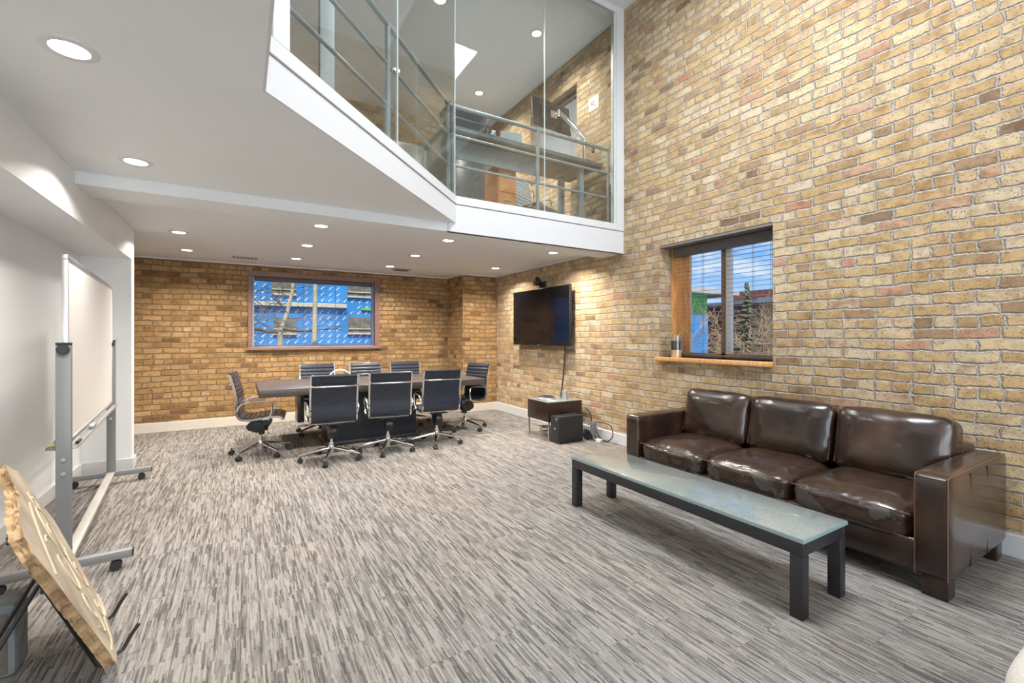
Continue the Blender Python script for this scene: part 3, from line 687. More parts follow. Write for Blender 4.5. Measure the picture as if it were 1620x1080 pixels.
# ------------------------------------------------------------------ COFFEE TABLE
ct = thing('coffee_table', 'long low coffee table with slate blue glass top and charcoal frame before the sofa', 'coffee table', (2.58, 2.07, 0))
def c_(mb, name, m, sm=35): o = mb.build(name, m, ct, sm); o.location = (-2.58, -2.07, 0); return o
X0, X1, Y0, Y1, ZT = 2.362, 2.805, 1.165, 2.965, .40
for x, y in ((X0, Y0), (X1 - .062, Y0), (X0, Y1 - .062), (X1 - .062, Y1 - .062)): c_(MB().box(x, x + .062, y, y + .062, 0, .315, .003), 'leg', M['darkmetal'])
c_(MB().box(X0, X0 + .04, Y0, Y1, .316, .383, .003), 'apron', M['darkmetal']); c_(MB().box(X1 - .04, X1, Y0, Y1, .316, .383, .003), 'apron', M['darkmetal'])
c_(MB().box(X0 + .04, X1 - .04, Y0, Y0 + .04, .316, .383, .003), 'apron', M['darkmetal']); c_(MB().box(X0 + .04, X1 - .04, Y1 - .04, Y1, .316, .383, .003), 'apron', M['darkmetal'])
tp = c_(MB().box(X0 - .004, X1 + .004, Y0 - .006, Y1 + .006, .384, .406, .003), 'table_top', M['slate_glass'])
MB().prism([(X0 - .006, Y0 - .008), (X1 + .006, Y0 - .008), (X1 + .006, Y1 + .008), (X0 - .006, Y1 + .008)], .3845, .4025).build('glass_edge', M['glass_edge'], tp)

# ------------------------------------------------------------------ CONFERENCE TABLE
tb = thing('conference_table', 'long rectangular dark wood conference table with thick top', 'table', (1.63, 6.585, 0))
def t_b(mb, name, m): o = mb.build(name, m, tb); o.location = (-1.63, -6.585, 0); return o
TX0, TX1, TY0, TY1, TZ = .175, 3.09, 5.915, 7.265, .782
t_b(MB().box(TX0, TX1, TY0, TY1, TZ - .088, TZ, .004), 'table_top', M['wood_dark'])
t_b(MB().box(.95, 2.12, 6.16, 6.68, .04, TZ - .089, .006), 'pedestal', mat('navy_black_laminate', (.016, .018, .026), .4))
t_b(MB().box(.90, 2.17, 6.12, 6.72, .0, .05, .006), 'plinth', M['black'])
t_b(MB().box(.62, .70, 6.35, 6.65, .30, TZ - .089, .004), 'cable_panel', M['wood_box'])

# ------------------------------------------------------------------ OFFICE CHAIRS
def profile():
    """side profile of the sling in (y, z), front edge to top"""
    pts = [(.245, .425), (.235, .452), (.20, .468), (.12, .470), (.02, .460), (-.08, .450), (-.14, .452), (-.185, .468), (-.208, .505), (-.212, .56), (-.214, .66), (-.228, .76), (-.252, .86), (-.278, .955), (-.281, .972)]
    res = []
    for i in range(len(pts) - 1):
        p0 = pts[max(0, i - 1)]; p1 = pts[i]; p2 = pts[i + 1]; p3 = pts[min(len(pts) - 1, i + 2)]
        for j in range(6):
            t = j / 6
            q = []
            for k in (0, 1):
                q.append(.5 * (2 * p1[k] + (p2[k] - p0[k]) * t + (2 * p0[k] - 5 * p1[k] + 4 * p2[k] - p3[k]) * t * t + (3 * p1[k] - p0[k] - 3 * p2[k] + p3[k]) * t ** 3))
            res.append(tuple(q))
    res.append(pts[-1]); return res
PR = profile()
def sling(pr, half, thick, rib, start):
    """ribbed upholstery swept along the profile; ribs only on the sitter's side"""
    b = bmesh.new(); rows = []; s_ = start; n = len(pr)
    dense = []
    for i in range(n - 1):
        for j in range(4): dense.append((pr[i][0] + (pr[i + 1][0] - pr[i][0]) * j / 4, pr[i][1] + (pr[i + 1][1] - pr[i][1]) * j / 4))
    dense.append(pr[-1]); k = len(dense)
    for i, p in enumerate(dense):
        a = dense[max(0, i - 1)]; c = dense[min(k - 1, i + 1)]
        d = Vector((c[0] - a[0], c[1] - a[1])).normalized(); nr = Vector((-d.y, d.x)) * -1   # towards the sitter
        if i: s_ += (Vector(p) - Vector(dense[i - 1])).length
        ph = (s_ % .052) / .052
        g = 1 - max(0, 1 - min(ph, 1 - ph) / .10)
        top = Vector(p) + nr * (thick * (.45 + .55 * math.sin(PI * min(1, max(0, ph))) ** .35 * g) if rib else thick)
        bot = Vector(p)
        rows.append([b.verts.new((x, q.x, q.y)) for q, x in ((bot, -half), (bot, half), (top, half), (top, -half))])
    for A, B in zip(rows, rows[1:]):
        for j in range(4): b.faces.new((A[j], A[(j + 1) % 4], B[(j + 1) % 4], B[j]))
    b.faces.new(rows[0]); b.faces.new(rows[-1][::-1])
    bmesh.ops.recalc_face_normals(b, faces=b.faces[:])
    mb = MB(); return mb._add(b)
def make_chair():
    root = thing('office_chair', 'x', 'office chair')
    H2 = .232
    ksplit = next(i for i, p in enumerate(PR) if p[0] < -.19)
    sling(PR[:ksplit + 1], H2, .026, True, 0).build('seat', M['vinyl'], root, 30)
    sling(PR[ksplit:], H2, .024, True, .48).build('backrest', M['vinyl'], root, 30)
    mb = MB().cyl((-H2, -.279, .972), (H2, -.279, .972), .015, n=14); mb.build('top_roll', M['vinyl'], root)
    for sx in (-1, 1):
        fr = MB(); x = sx * (H2 + .009)
        b = bmesh.new(); rows = []
        for i, p in enumerate(PR):
            a = PR[max(0, i - 1)]; c = PR[min(len(PR) - 1, i + 1)]; d = Vector((c[0] - a[0], c[1] - a[1])).normalized(); nr = Vector((d.y, -d.x))
            P0 = Vector(p) - nr * .011; P1 = Vector(p) + nr * .013
            rows.append([b.verts.new((xx, q.x, q.y)) for q, xx in ((P0, x - .009), (P0, x + .009), (P1, x + .009), (P1, x - .009))])
        for A, B in zip(rows, rows[1:]):
            for j in range(4): b.faces.new((A[j], A[(j + 1) % 4], B[(j + 1) % 4], B[j]))
        b.faces.new(rows[0]); b.faces.new(rows[-1][::-1]); bmesh.ops.recalc_face_normals(b, faces=b.faces[:])
        fr._add(b)
        fo_ = fr.build('side_frame', M['chrome'], root)
        for yy, zz in ((-.226, .60), (-.222, .54)): MB().cyl((x - .012, yy, zz), (x + .012, yy, zz), .006, n=8).build('bolt', M['black'], fo_)
        ap = [(x + sx * .012, -.205, .56), (x + sx * .02, -.195, .60), (x + sx * .024, -.165, .635), (x + sx * .024, -.10, .652), (x + sx * .024, .06, .662), (x + sx * .024, .115, .655), (x + sx * .024, .140, .625), (x + sx * .022, .142, .56), (x + sx * .018, .13, .50), (x + sx * .012, .09, .455), (x + sx * .0, .04, .447)]
        MB().tube(ap, .0095, 10).build('armrest', M['chrome'], root)
    bp = [(-H2 - .004, -.262, .865), (-H2 + .02, -.292, .862), (-H2 + .05, -.302, .860), (H2 - .05, -.302, .860), (H2 - .02, -.292, .862), (H2 + .004, -.262, .865)]
    MB().tube(bp, .0105, 10).build('back_bar', M['chrome'], root)
    mb = MB().tube([(-H2, .10, .443), (H2, .10, .443)], .010, 8); mb.tube([(-H2, -.10, .436), (H2, -.10, .436)], .010, 8); mb.build('cross_bar', M['chrome'], root)
    mc = MB().box(-.10, .10, -.09, .12, .398, .428, .008)
    mc.prism([(-.13, .300), (-.04, .262), (.06, .285), (.12, .37), (.13, .40), (-.10, .40), (-.15, .345)], -.042, .042, Matrix.Rotation(PI / 2, 4, 'Z') @ Matrix.Rotation(PI / 2, 4, 'X'), .008)
    mc.cyl((0, .01, .24), (0, .01, .31), .034, n=16)
    mc.build('tilt_mechanism', M['black'], root)
    MB().tube([(.04, .02, .39), (.14, .03, .388), (.17, .03, .384)], .006, 8).build('lever', M['black'], root)
    MB().cyl((.03, .06, .33), (.09, .07, .31), .018, n=12).build('tension_knob', M['black'], root)
    co = MB().cyl((0, 0, .17), (0, 0, .31), .0155, n=14); co.cyl((0, 0, .055), (0, 0, .20), .027, n=18); co.build('gas_column', M['chrome'], root)
    MB().lathe([(.026, .105), (.036, .11), (.038, .15), (.030, .168), (.026, .17)], 20).build('base_hub', M['chrome'], root)
    for k in range(5):
        a = R(90 + 72 * k + 18); d = Vector((math.cos(a), math.sin(a), 0)); e = d * .325
        lg = MB().tube([d * .02 + Vector((0, 0, .135)), d * .10 + Vector((0, 0, .125)), e + Vector((0, 0, .085)), e + d * .012 + Vector((0, 0, .080))], [.021, .019, .011, .009], 10)
        lo = lg.build('base_leg', M['chrome'], root)
        sd = Vector((-d.y, d.x, 0)); ca = MB()
        for s2 in (-1, 1):
            c0 = e + sd * s2 * .016 + Vector((0, 0, .0275)); ca.cyl(c0 - sd * .010, c0 + sd * .010, .0275, n=18)
        ca.box(-.008, .008, -.012, .012, .03, .062, .003, mtx=Matrix.Translation(e) @ Matrix.Rotation(a, 4, 'Z')); ca.cyl(e + Vector((0, 0, .055)), e + Vector((0, 0, .086)), .006, n=8)
        ca.build('caster', M['rubber'], root)
    return root
CH = [
    ((.885, 5.47), -2, 'black ribbed office chair at the near side of the table, left of the other two'),
    ((1.55, 5.545), -8, 'middle black office chair of the three with their backs to the room'),
    ((2.205, 5.60), -5, 'black office chair nearest the right end on the near side of the table'),
    ((.20, 6.15), -97, 'black chrome office chair at the left head of the table, seen from the side'),
    ((2.93, 6.26), 106, 'office chair at the right head of the table with pale shining ribbed back'),
    ((.99, 7.10), 180, 'leftmost black office chair on the window side of the table'),
    ((1.70, 7.10), 180, 'middle black office chair on the window side of the table'),
    ((2.33, 7.10), 177, 'rightmost black office chair on the window side of the table'),
]
c0 = make_chair()
for i, ((x, y), a, lab) in enumerate(CH):
    o = c0 if i == 0 else copy_tree(c0)
    o.location = (x, y, 0); o.rotation_euler = (0, 0, R(a)); o['label'] = lab; o['group'] = 'chairs around the conference table'

# conference phone on the table, between the two near chairs
ph = thing('tray', 'silver wire tray with arched handle lying on the conference table', 'tray', (1.17, 6.55, TZ))
MB().box(-.16, .16, -.10, .10, 0, .018, .008).build('tray_bottom', M['alu'], ph)
MB().tube(arc((0, 0, .0), .16, R(8), R(172), 14), .012, 8).build('handle', M['alu'], ph)

# ------------------------------------------------------------------ TELEVISION
tv = thing('television', 'large black flat television mounted on the brick wall', 'television', (4.15, 5.984, 1.713))
MB().box(-.055, -.012, -.789, .789, -.455, .455, .004).build('bezel', M['black'], tv)
MB().box(-.0565, -.0545, -.778, .778, -.440, .446).build('screen', M['screen'], tv, 0)
MB().box(-.060, -.056, -.03, .03, -.4535, -.4445).build('badge', M['alu'], tv)
MB().box(-.012, .072, -.35, .35, -.25, .25, .006).build('wall_mount', M['black'], tv)
# video camera on its bracket over the TV
vc = thing('video_camera', 'small black video camera on a wall bracket above the television', 'camera', (XR, 6.07, 2.235))
MB().box(-.13, 0, -.012, .012, -.012, .0, .002).build('bracket', M['black'], vc)
MB().box(-.02, 0, -.10, .06, -.04, .06, .003).build('wall_plate', M['black'], vc)
MB().box(-.12, -.04, .02, .11, .0, .075, .01).build('camera_base', M['black'], vc)
MB().sphere((-.085, -.01, .06), .042).cyl((-.085, -.01, .06), (-.135, -.035, .105), .034, n=18).build('camera_head', M['black'], vc)
MB().cyl((-.135, -.035, .105), (-.139, -.037, .109), .022, n=18).build('lens', M['screen'], vc)

# side cabinet under the TV
cb = thing('side_cabinet', 'low dark walnut cabinet on steel legs with a grey glass top, below the television', 'cabinet', (3.82, 5.19, 0))
MB().box(-.285, .285, -.26, .26, .248, .505, .004).build('body', M['wood_box'], cb)
MB().box(-.287, .287, -.262, .262, .507, .517, .002).build('glass_top', M['slate_glass'], cb)
MB().box(-.288, -.284, -.25, .25, .262, .495, .001).build('drawer_front', M['wood_box'], cb)
for sx in (-1, 1):
    for sy in (-1, 1):
        MB().box(sx * .270 - .011, sx * .270 + .011, sy * .245 - .011, sy * .245 + .011, 0, .247, .002).build('leg', M['alu'], cb)
pc = thing('computer_tower', 'black computer tower standing on the carpet in front of the side cabinet', 'computer', (3.742, 4.80, 0))
MB().box(-.195, .195, -.097, .097, 0, .352, .006).build('case', M['black'], pc)
fp = MB().box(-.203, -.196, -.092, .092, .01, .345, .003).build('front_panel', M['darkmetal'], pc)
mb = MB(); rr = bmesh.new(); mb.lathe([(.0135, 0), (.016, .001), (.016, .002), (.0135, .003)], 20, mtx=Matrix.Translation((-.203, .0, .19)) @ Matrix.Rotation(-PI / 2, 4, 'Y')); mb.box(-.2055, -.203, -.007, .007, .187, .193)
mb.build('emblem', M['alu'], fp)
MB().box(-.2055, -.203, -.06, -.01, .315, .328).box(-.2055, -.203, -.05, -.02, .296, .303).build('port_cover', M['alu'], fp)
MB().box(-.2055, -.203, -.092, -.080, .012, .022).build('sticker', M['alu'], fp)
sph = thing('speaker_phone', 'low black disc speakerphone with silver rim on the side cabinet', 'speakerphone', (3.70, 5.22, .517))
MB().lathe([(.0, .0), (.125, .0), (.135, .012), (.13, .024), (.12, .03)], 32).build('rim', M['alu'], sph)
MB().lathe([(.0, .055), (.03, .058), (.08, .05), (.122, .03), (.122, .027), (0, .027)], 32).build('speaker_dome', M['black'], sph)
mg = thing('steel_mug', 'small brushed steel mug at the back of the side cabinet', 'mug', (3.92, 5.08, .517))
MB().lathe([(0, 0), (.042, 0), (.045, .01), (.043, .105), (.039, .107), (.038, .01), (0, .008)], 24).build('cup', M['alu'], mg)
MB().tube([(.04, .0, .09), (.066, .0, .085), (.07, 0, .05), (.062, 0, .03), (.041, 0, .025)], .005, 8).build('handle', M['alu'], mg)
MB().lathe([(0, .108), (.044, .108), (.044, .118), (.012, .121), (.010, .135), (0, .136)], 24).build('lid', M['alu'], mg)
rm = thing('remote_control', 'slim white remote lying on the glass top of the side cabinet', 'remote', (3.66, 5.04, .517), R(10))
MB().box(-.03, .03, -.06, .06, 0, .012, .003).build('body', M['white_plastic'], rm)
MB().box(-.02, .02, -.05, .02, .0122, .0135).build('button_pad', M['bluegrey'], rm)
# cables
tube = lambda pts, r, n=8: MB().tube(pts, r, n)
def smooth_pts(pts, k=6):
    res = []
    for i in range(len(pts) - 1):
        p0, p1, p2, p3 = [Vector(pts[j]) for j in (max(0, i - 1), i, i + 1, min(len(pts) - 1, i + 2))]
        for j in range(k):
            t = j / k; res.append(.5 * (2 * p1 + (p2 - p0) * t + (2 * p0 - 5 * p1 + 4 * p2 - p3) * t * t + (3 * p1 - p0 - 3 * p2 + p3) * t ** 3))
    res.append(Vector(pts[-1])); return res
tube(smooth_pts([(4.19, 5.42, 1.27), (4.19, 5.44, 1.0), (4.185, 5.47, .75), (4.16, 5.485, .5), (4.13, 5.49, .2), (4.15, 5.49, .03)]), .011).build('television_cable', M['black'], label='black cable hanging from the television down behind the side cabinet', cat='cable')
tube(smooth_pts([(4.14, 4.88, .40), (4.15, 4.80, .34), (4.165, 4.79, .20), (4.165, 4.70, .09), (4.165, 4.62, .03), (4.15, 4.54, .012), (4.13, 4.42, .03), (4.14, 4.35, .12), (4.14, 4.40, .235), (4.14, 4.55, .25), (4.13, 4.70, .245)]), .007).build('power_cable', M['black'], label='thick black cable looping up against the baseboard beside the computer tower', cat='cable')
random.seed(4)
for q, (n_l, r_l, m_l, lab_) in enumerate(((5, .0045, 'black', 'tangle of black wires on the carpet beside the computer tower'), (4, .0038, 'silver', 'tangle of grey wires piled against the computer tower'))):
    mb = MB()
    for k in range(n_l):
        pts = []; cx_, cy_ = 4.055 + .035 * q, 4.76 - .10 * q
        for j in range(16):
            zz = max(.006, (.28 if q else .14) * random.random() ** 1.4)
            pts.append((cx_ + random.uniform(-.045, .045), cy_ + random.uniform(-.07, .06), zz))
        mb.tube(smooth_pts(pts, 5), r_l, 6)
    mb.build('cable_bundle', M[m_l], label=lab_, cat='cables')
mb = MB()
for k in range(3):
    pts = [(3.80 + .06 * math.cos(a * 1.3 + k) * (1 + .5 * k), 5.25 + .14 * math.sin(a + k), .03 + .09 * abs(math.sin(a * .7 + k * 2))) for a in [j * .7 for j in range(14)]]
    mb.tube(smooth_pts(pts, 4), .004, 6)
mb.build('cable_bundle', M['black'], label='loose loops of thin black wire under the side cabinet', cat='cables')
sw_ = thing('power_adapter', 'small white plug box amid the wires by the baseboard', 'adapter', (4.06, 4.53, 0.0), R(10))
MB().box(-.03, .03, -.04, .04, 0, .045, .006).build('case', M['white_plastic'], sw_)

# ------------------------------------------------------------------ WHITEBOARD
wb = thing('whiteboard', 'rolling whiteboard on a grey steel frame with castors in front of the left wall', 'whiteboard', (-.965, 4.60, 0), R(5.2))
# local frame: board runs along y, faces +x
Lh = 1.07
for sy in (-1, 1):
    y = sy * Lh
    po = MB().box(-.033, .033, y - .018, y + .018, .10, 1.35, .004).build('post', M['silver'], wb)
    MB().box(-.034, .034, y - .019, y + .019, 1.350, 1.366, .006).build('cap', M['rubber'], po)
    for zz in (.70, .62): MB().cyl((.0, y - .019, zz), (.0, y - .026, zz), .012, n=6).build('bolt', M['alu'], po)
    ft = MB().box(-.33, .30, y - .024, y + .024, .065, .112, .003).build('foot', M['silver'], wb)
    MB().box(-.336, -.330, y - .024, y + .024, .065, .112, .002).box(.30, .306, y - .024, y + .024, .065, .112, .002).build('end_cap', M['rubber'], ft)
    for sx in (-.255, .225):
        ca = MB()
        for s2 in (-1, 1): ca.cyl((sx, y + s2 * .016 - .008, .0285), (sx, y + s2 * .016 + .008, .0285), .0285, n=18)
        ca.box(sx - .02, sx + .02, y - .012, y + .012, .035, .058, .006); ca.cyl((sx, y, .05), (sx, y, .066), .008, n=10)
        ca.build('castor', M['rubber'], wb)
    kn = MB().cyl((.0, y - sy * 0 - .020, 1.325), (.0, y - .034, 1.325), .03, n=9); kn.cyl((0, y - .034, 1.325), (0, y - .042, 1.325), .022, n=9)
    kn.build('knob', M['black'], wb)
MB().box(-.028, .028, -Lh + .018, Lh - .018, .085, .11, .003).build('stretcher', noisy('stretcher_silver', (.42, .40, .38), (.48, .46, .43), 4, .4), wb)
MB().box(-.008, .008, -Lh + .03, Lh - .03, .785, 1.86).build('board_panel', M['whiteboard'], wb, 0)
mb = MB()
for z0_, z1_ in ((.765, .795), (1.845, 1.875)): mb.box(-.014, .014, -Lh + .02, Lh - .02, z0_, z1_, .006)
for yy in (-Lh + .02, Lh - .04): mb.box(-.014, .014, yy, yy + .02, .795, 1.845, .003)
mb.build('board_frame', M['alu'], wb)
tr_ = MB().box(.014, .052, -Lh + .04, Lh - .04, .745, .751).box(.048, .052, -Lh + .04, Lh - .04, .751, .760); tr_.build('pen_tray', M['alu'], wb)
tr_ = MB().box(-.085, -.014, -Lh + .03, Lh - .04, .742, .750).box(-.088, -.082, -Lh + .03, Lh - .04, .742, .762); tr_.build('pen_tray', M['alu'], wb)
wq = lambda x, y, z: wb.matrix_basis @ Vector((x, y, z))
er = thing('board_eraser', 'small green eraser on the tray at the left edge of the whiteboard', 'eraser', (-.905 + .097 - .06, 4.60 - 1.0, .750), R(5.2))
er.location = (Matrix.Translation((-.965, 4.60, 0)) @ Matrix.Rotation(R(5.2), 4, 'Z')) @ Vector((-.050, -.99, .7502))
MB().box(-.022, .022, -.035, .035, 0, .014, .002).build('felt', M['silver'], er); MB().box(-.024, .024, -.038, .038, .0145, .030, .006).build('grip', M['green'], er)
mk = thing('marker_pen', 'dark marker pen resting on the tray at the near edge of the whiteboard', 'marker', (0, 0, 0))
mk.location = (Matrix.Translation((-.965, 4.60, 0)) @ Matrix.Rotation(R(5.2), 4, 'Z')) @ Vector((.034, -.86, .7515)); mk.rotation_euler = (0, 0, R(5.2))
MB().cyl((0, -.06, .009), (0, .03, .009), .009, n=12).build('barrel', M['black'], mk); MB().cyl((0, .03, .009), (0, .065, .009), .0085, n=12).build('cap', M['silver'], mk)
e2 = thing('board_eraser', 'grey block eraser on the room side tray of the whiteboard', 'eraser', (0, 0, 0))
e2.location = (Matrix.Translation((-.965, 4.60, 0)) @ Matrix.Rotation(R(5.2), 4, 'Z')) @ Vector((.031, -.30, .7515)); e2.rotation_euler = (0, 0, R(5.2))
MB().box(-.015, .015, -.06, .06, 0, .012, .002).build('felt', M['silver'], e2); MB().box(-.015, .015, -.06, .06, .0125, .030, .004).build('grip', M['alu'], e2)

# ------------------------------------------------------------------ STONE SLAB ON ITS EASEL
ph_, az = R(22), R(16)
nx = Vector((math.cos(az), math.sin(az), 0)); Ld = Vector((-nx.y, nx.x, 0)); Up = Vector((-nx.x * math.sin(ph_), -nx.y * math.sin(ph_), math.cos(ph_))); Nn = Ld.cross(Up).normalized()
O_ = Vector((-.46, 2.56, .05))
base_m = Matrix((Ld, Up, Nn)).transposed().to_4x4(); base_m.translation = O_
poly = [(.36, .83), (.54, .78), (.53, .62), (.63, .47), (.56, .33), (.50, .2), (.46, .06), (.34, .02), (.17, .015), (-.11, .03), (-.24, .07), (-.24, .14), (-.26, .25), (-.31, .42), (-.33, .54), (-.38, .66), (-.34, .73), (-.22, .765), (-.04, .76), (.02, .79), (.08, .765), (.16, .80), (.20, .86), (.28, .875)]
dense = []
random.seed(9)
for i in range(len(poly)):
    a = Vector(poly[i]); b_ = Vector(poly[(i + 1) % len(poly)])
    k = max(1, int((b_ - a).length / .009))
    for j in range(k):
        p = a.lerp(b_, j / k); p += Vector((random.uniform(-1, 1), random.uniform(-1, 1))) * .0014; dense.append((p.x, p.y))
sb = thing('stone_slab', 'rough edged tan sandstone slab with carved swirls leaning on a black easel', 'stone slab', tuple(O_)); sb.rotation_euler = base_m.to_euler()
def slab_mesh(front, back):
    """face plus a broken, chipped edge built of several irregular rings"""
    b = bmesh.new(); rings = []; k = len(dense); lv = (0, .12, .3, .5, .7, .88, 1)
    for li, f0 in enumerate(lv):
        z = front + (back - front) * f0; rg = []
        for i, (x, y) in enumerate(dense):
            a = Vector(dense[i - 1]); c = Vector(dense[(i + 1) % k]); d = (c - a).normalized(); o2 = Vector((d.y, -d.x))
            q = Vector((x * 22, y * 22, f0 * 2.2)); n1 = noise.noise(q) * .008 + noise.noise(q * 2.7) * .006 + noise.noise(q * 6.1) * .0045
            out = (0 if li == 0 else n1 + .006 * math.sin(PI * f0)) - (.006 if li == len(lv) - 1 else 0)
            rg.append(b.verts.new((x + o2.x * out, y + o2.y * out, z + (0 if li in (0,) else noise.noise(q * 1.7 + Vector((5, 5, 5))) * .004))))
        rings.append(rg)
    f = b.faces.new(rings[0]); g = b.faces.new(rings[-1][::-1])
    for A, B in zip(rings, rings[1:]):
        for i in range(k):
            q = b.faces.new((A[i], B[i], B[(i + 1) % k], A[(i + 1) % k])); q.material_index = 1
    f.material_index = 0; g.material_index = 1
    bmesh.ops.triangulate(b, faces=[f, g]); bmesh.ops.recalc_face_normals(b, faces=b.faces[:])
    me = bpy.data.meshes.new('slab'); b.to_mesh(me); b.free()
    for p in me.polygons: p.use_smooth = True
    me.set_sharp_from_angle(angle=R(14)); return me
me = slab_mesh(0, -.034); me.materials.append(M['stone_face']); me.materials.append(M['stone_edge'])
link('slab', me, None, sb)
cv = MB()
def swirl(cx_, cy_, r0, turns, sgn, a0, sx=1.0, sy=1.0):
    pts = []
    for j in range(40):
        a = a0 + sgn * turns * 2 * PI * j / 39; r_ = r0 * (1 - .75 * j / 39); pts.append((cx_ + r_ * math.cos(a) * sx, cy_ + r_ * math.sin(a) * sy, .0005))
    cv.tube(pts, .0045, 5)
swirl(.28, .50, .14, 1.4, 1, 0, 1, 1.2); swirl(.05, .42, .13, 1.3, -1, 2, 1, 1.3); swirl(.32, .28, .10, 1.2, 1, 1, 1, 1.3); swirl(.0, .22, .10, 1.3, 1, 3.5, 1, 1.2); swirl(.22, .12, .07, 1.1, -1, 0); swirl(.36, .66, .06, 1.0, 1, 2)
cv.tube(smooth_pts([(-.18, .10, .0005), (.0, .06, .0005), (.15, .08, .0005), (.3, .04, .0005), (.42, .09, .0005)]), .0045, 5)
cv.tube(smooth_pts([(-.25, .52, .0005), (-.1, .6, .0005), (.05, .66, .0005), (.2, .70, .0005)]), .0045, 5)
cv.build('carving', M['carving'], sb)
ez = thing('display_easel', 'black iron rod easel holding the sandstone slab', 'easel', tuple(O_)); ez.rotation_euler = base_m.to_euler()
inv = base_m.inverted()
fl_ = lambda x, y, z=.006: tuple(inv @ Vector((x, y, z)))
for yy, nm in ((.0, 'front_rod'), (.35, 'front_rod')):
    foot = inv @ (base_m @ Vector((yy, -.045, -.075))); 
    MB().tube([(yy, .66, -.074), (yy, .25, -.074), (yy, -.012, -.074), (yy, -.022, -.066), (yy, -.022, .002), (yy, -.022, .012), (yy, .016, .058), (yy, .040, .095)], .008, 8).build('hook_rod', M['black'], ez)
    top = (yy * .4 + .10, .42, -.06)
    wl = Vector((-.88 - .02 * (yy > .1), 2.25 + .03 * (yy > .1), .007))
    MB().tube([top, tuple(inv @ wl)], .008, 8).build('rear_leg', M['black'], ez)
MB().tube([(-.02, .40, -.082), (.37, .40, -.082)], .006, 8).build('cross_rod', M['black'], ez)
MB().tube([(-.02, .64, -.082), (.37, .64, -.082)], .006, 8).build('cross_rod', M['black'], ez)

# grey stone block at the lower left edge
gb2 = thing('stone_block', 'grey stone block with brown front at the lower left edge of the photo', 'stone', (-.965, 2.72, 0), 0)
MB().box(-.17, .17, -.07, .07, 0, .30, .022, 2).build('block', M['concrete'], gb2)
MB().box(-.145, .145, -.076, -.069, .02, .265, .003).build('face_panel', M['brownstone'], gb2)

# cream ottoman at the lower right edge
ot = thing('ottoman', 'cream fabric ottoman whose rounded top shows at the lower right corner', 'ottoman', (2.25, -.01, 0), R(0))
MB().cushion((0, 0, .255), (.40, .42, .19), 16, 6.5, (0, 0, .015)).build('cushion', M['cream'], ot, 60)
for sx in (-1, 1):
    for sy in (-1, 1): MB().cyl((sx * .27, sy * .28, 0), (sx * .27, sy * .28, .09), .016, .022, 12).build('leg', M['wood_box'], ot)

# jar with cuttings on the window sill
jr = thing('plant_jar', 'clear jar of dark soil over yellow sand with thin bare stems on the oak sill', 'potted plant', (XR + .045, 3.46, W1[2]))
MB().lathe([(.060, .002), (.060, .25), (.058, .25), (.058, .004)], 28).build('jar', M['jar'], jr)
MB().lathe([(0, .0), (.057, .0), (.057, .082), (0, .082)], 28).build('sand', M['gold'], jr)
MB().lathe([(0, .083), (.057, .083), (.057, .185), (0, .188)], 28).build('soil', M['soil'], jr)
for pts in ([(0, 0, .18), (-.01, .05, .27), (-.05, .16, .32), (-.10, .26, .34)], [(.005, 0, .18), (.02, -.05, .29), (-.02, -.12, .32), (-.06, -.22, .27)], [(0, .01, .18), (0, .02, .36), (-.02, .01, .50)], [(.01, -.01, .18), (.03, -.03, .3), (.0, -.08, .34), (-.04, -.12, .25)]):
    tube(smooth_pts(pts), .0022, 6).build('stem', M['stem'], jr)

# ------------------------------------------------------------------ LOFT OFFICE
dk = thing('loft_desk', 'grey edged standing desk behind the loft railing', 'desk', (3.0, 4.95, ZF))
def d_(mb, name, m): o = mb.build(name, m, dk); o.location = (-3.0, -4.95, -ZF); return o
d_(MB().box(1.93, 4.19, 4.60, 5.32, 3.69, 3.735, .003), 'desk_top', M['desk_grey'])
d_(MB().box(1.95, 4.18, 4.63, 5.30, 3.680, 3.689), 'underside', M['desk_under'])
d_(MB().box(2.04, 3.3, 4.80, 4.82, 3.46, 3.679), 'modesty_panel', M['desk_grey'])
d_(MB().box(1.95, 2.0, 4.66, 5.28, 2.852, 3.679, .003), 'side_panel', M['bluegrey'])
d_(MB().box(3.90, 3.97, 4.72, 4.79, 2.852, 3.679, .003), 'leg', M['steel'])
d_(MB().box(3.90, 3.97, 5.15, 5.22, 2.852, 3.679, .003), 'leg', M['steel'])
mo = thing('monitor', 'black computer monitor on the loft desk, seen from behind', 'monitor', (3.63, 5.0, 4.40), R(4), rot=(R(-6), 0, R(4)))
MB().box(-.33, .33, -.012, .012, -.20, .20, .006).build('bezel', M['black'], mo)
MB().box(-.32, .32, .0122, .0135, -.19, .19).build('screen', M['screen'], mo, 0)
MB().cushion((0, -.028, -.01), (.20, .02, .13), 6, 8).build('rear_housing', M['black'], mo)
MB().box(-.05, .05, -.056, -.049, -.05, .05, .002).build('mount_plate', M['alu'], mo)
arm = thing('monitor_stand', 'polished chrome jointed monitor stand clamped to the loft desk', 'monitor stand', (3.97, 4.72, 3.735))
MB().cyl((0, 0, 0), (0, 0, .36), .024, n=16).build('pole', M['chrome'], arm)
MB().box(-.04, .04, -.05, .05, .0, .03, .004).build('clamp', M['chrome'], arm)
MB().tube(smooth_pts([(0, 0, .33), (-.10, .02, .42), (-.22, .10, .58), (-.29, .16, .66)]), .036, 12).build('upper_arm', M['chrome'], arm)
MB().cyl((-.30, .17, .62), (-.30, .17, .71), .026, n=14).cyl((-.30, .17, .665), (-.335, .22, .665), .014, n=10).build('joint', M['chrome'], arm)
MB().bar((.0, .0, .22), (.19, .04, .235), .03, .035, bev=.006).build('second_arm', M['chrome'], arm)
MB().cyl((.19, .04, .20), (.19, .04, .27), .02, n=14).build('end_joint', M['black'], arm)
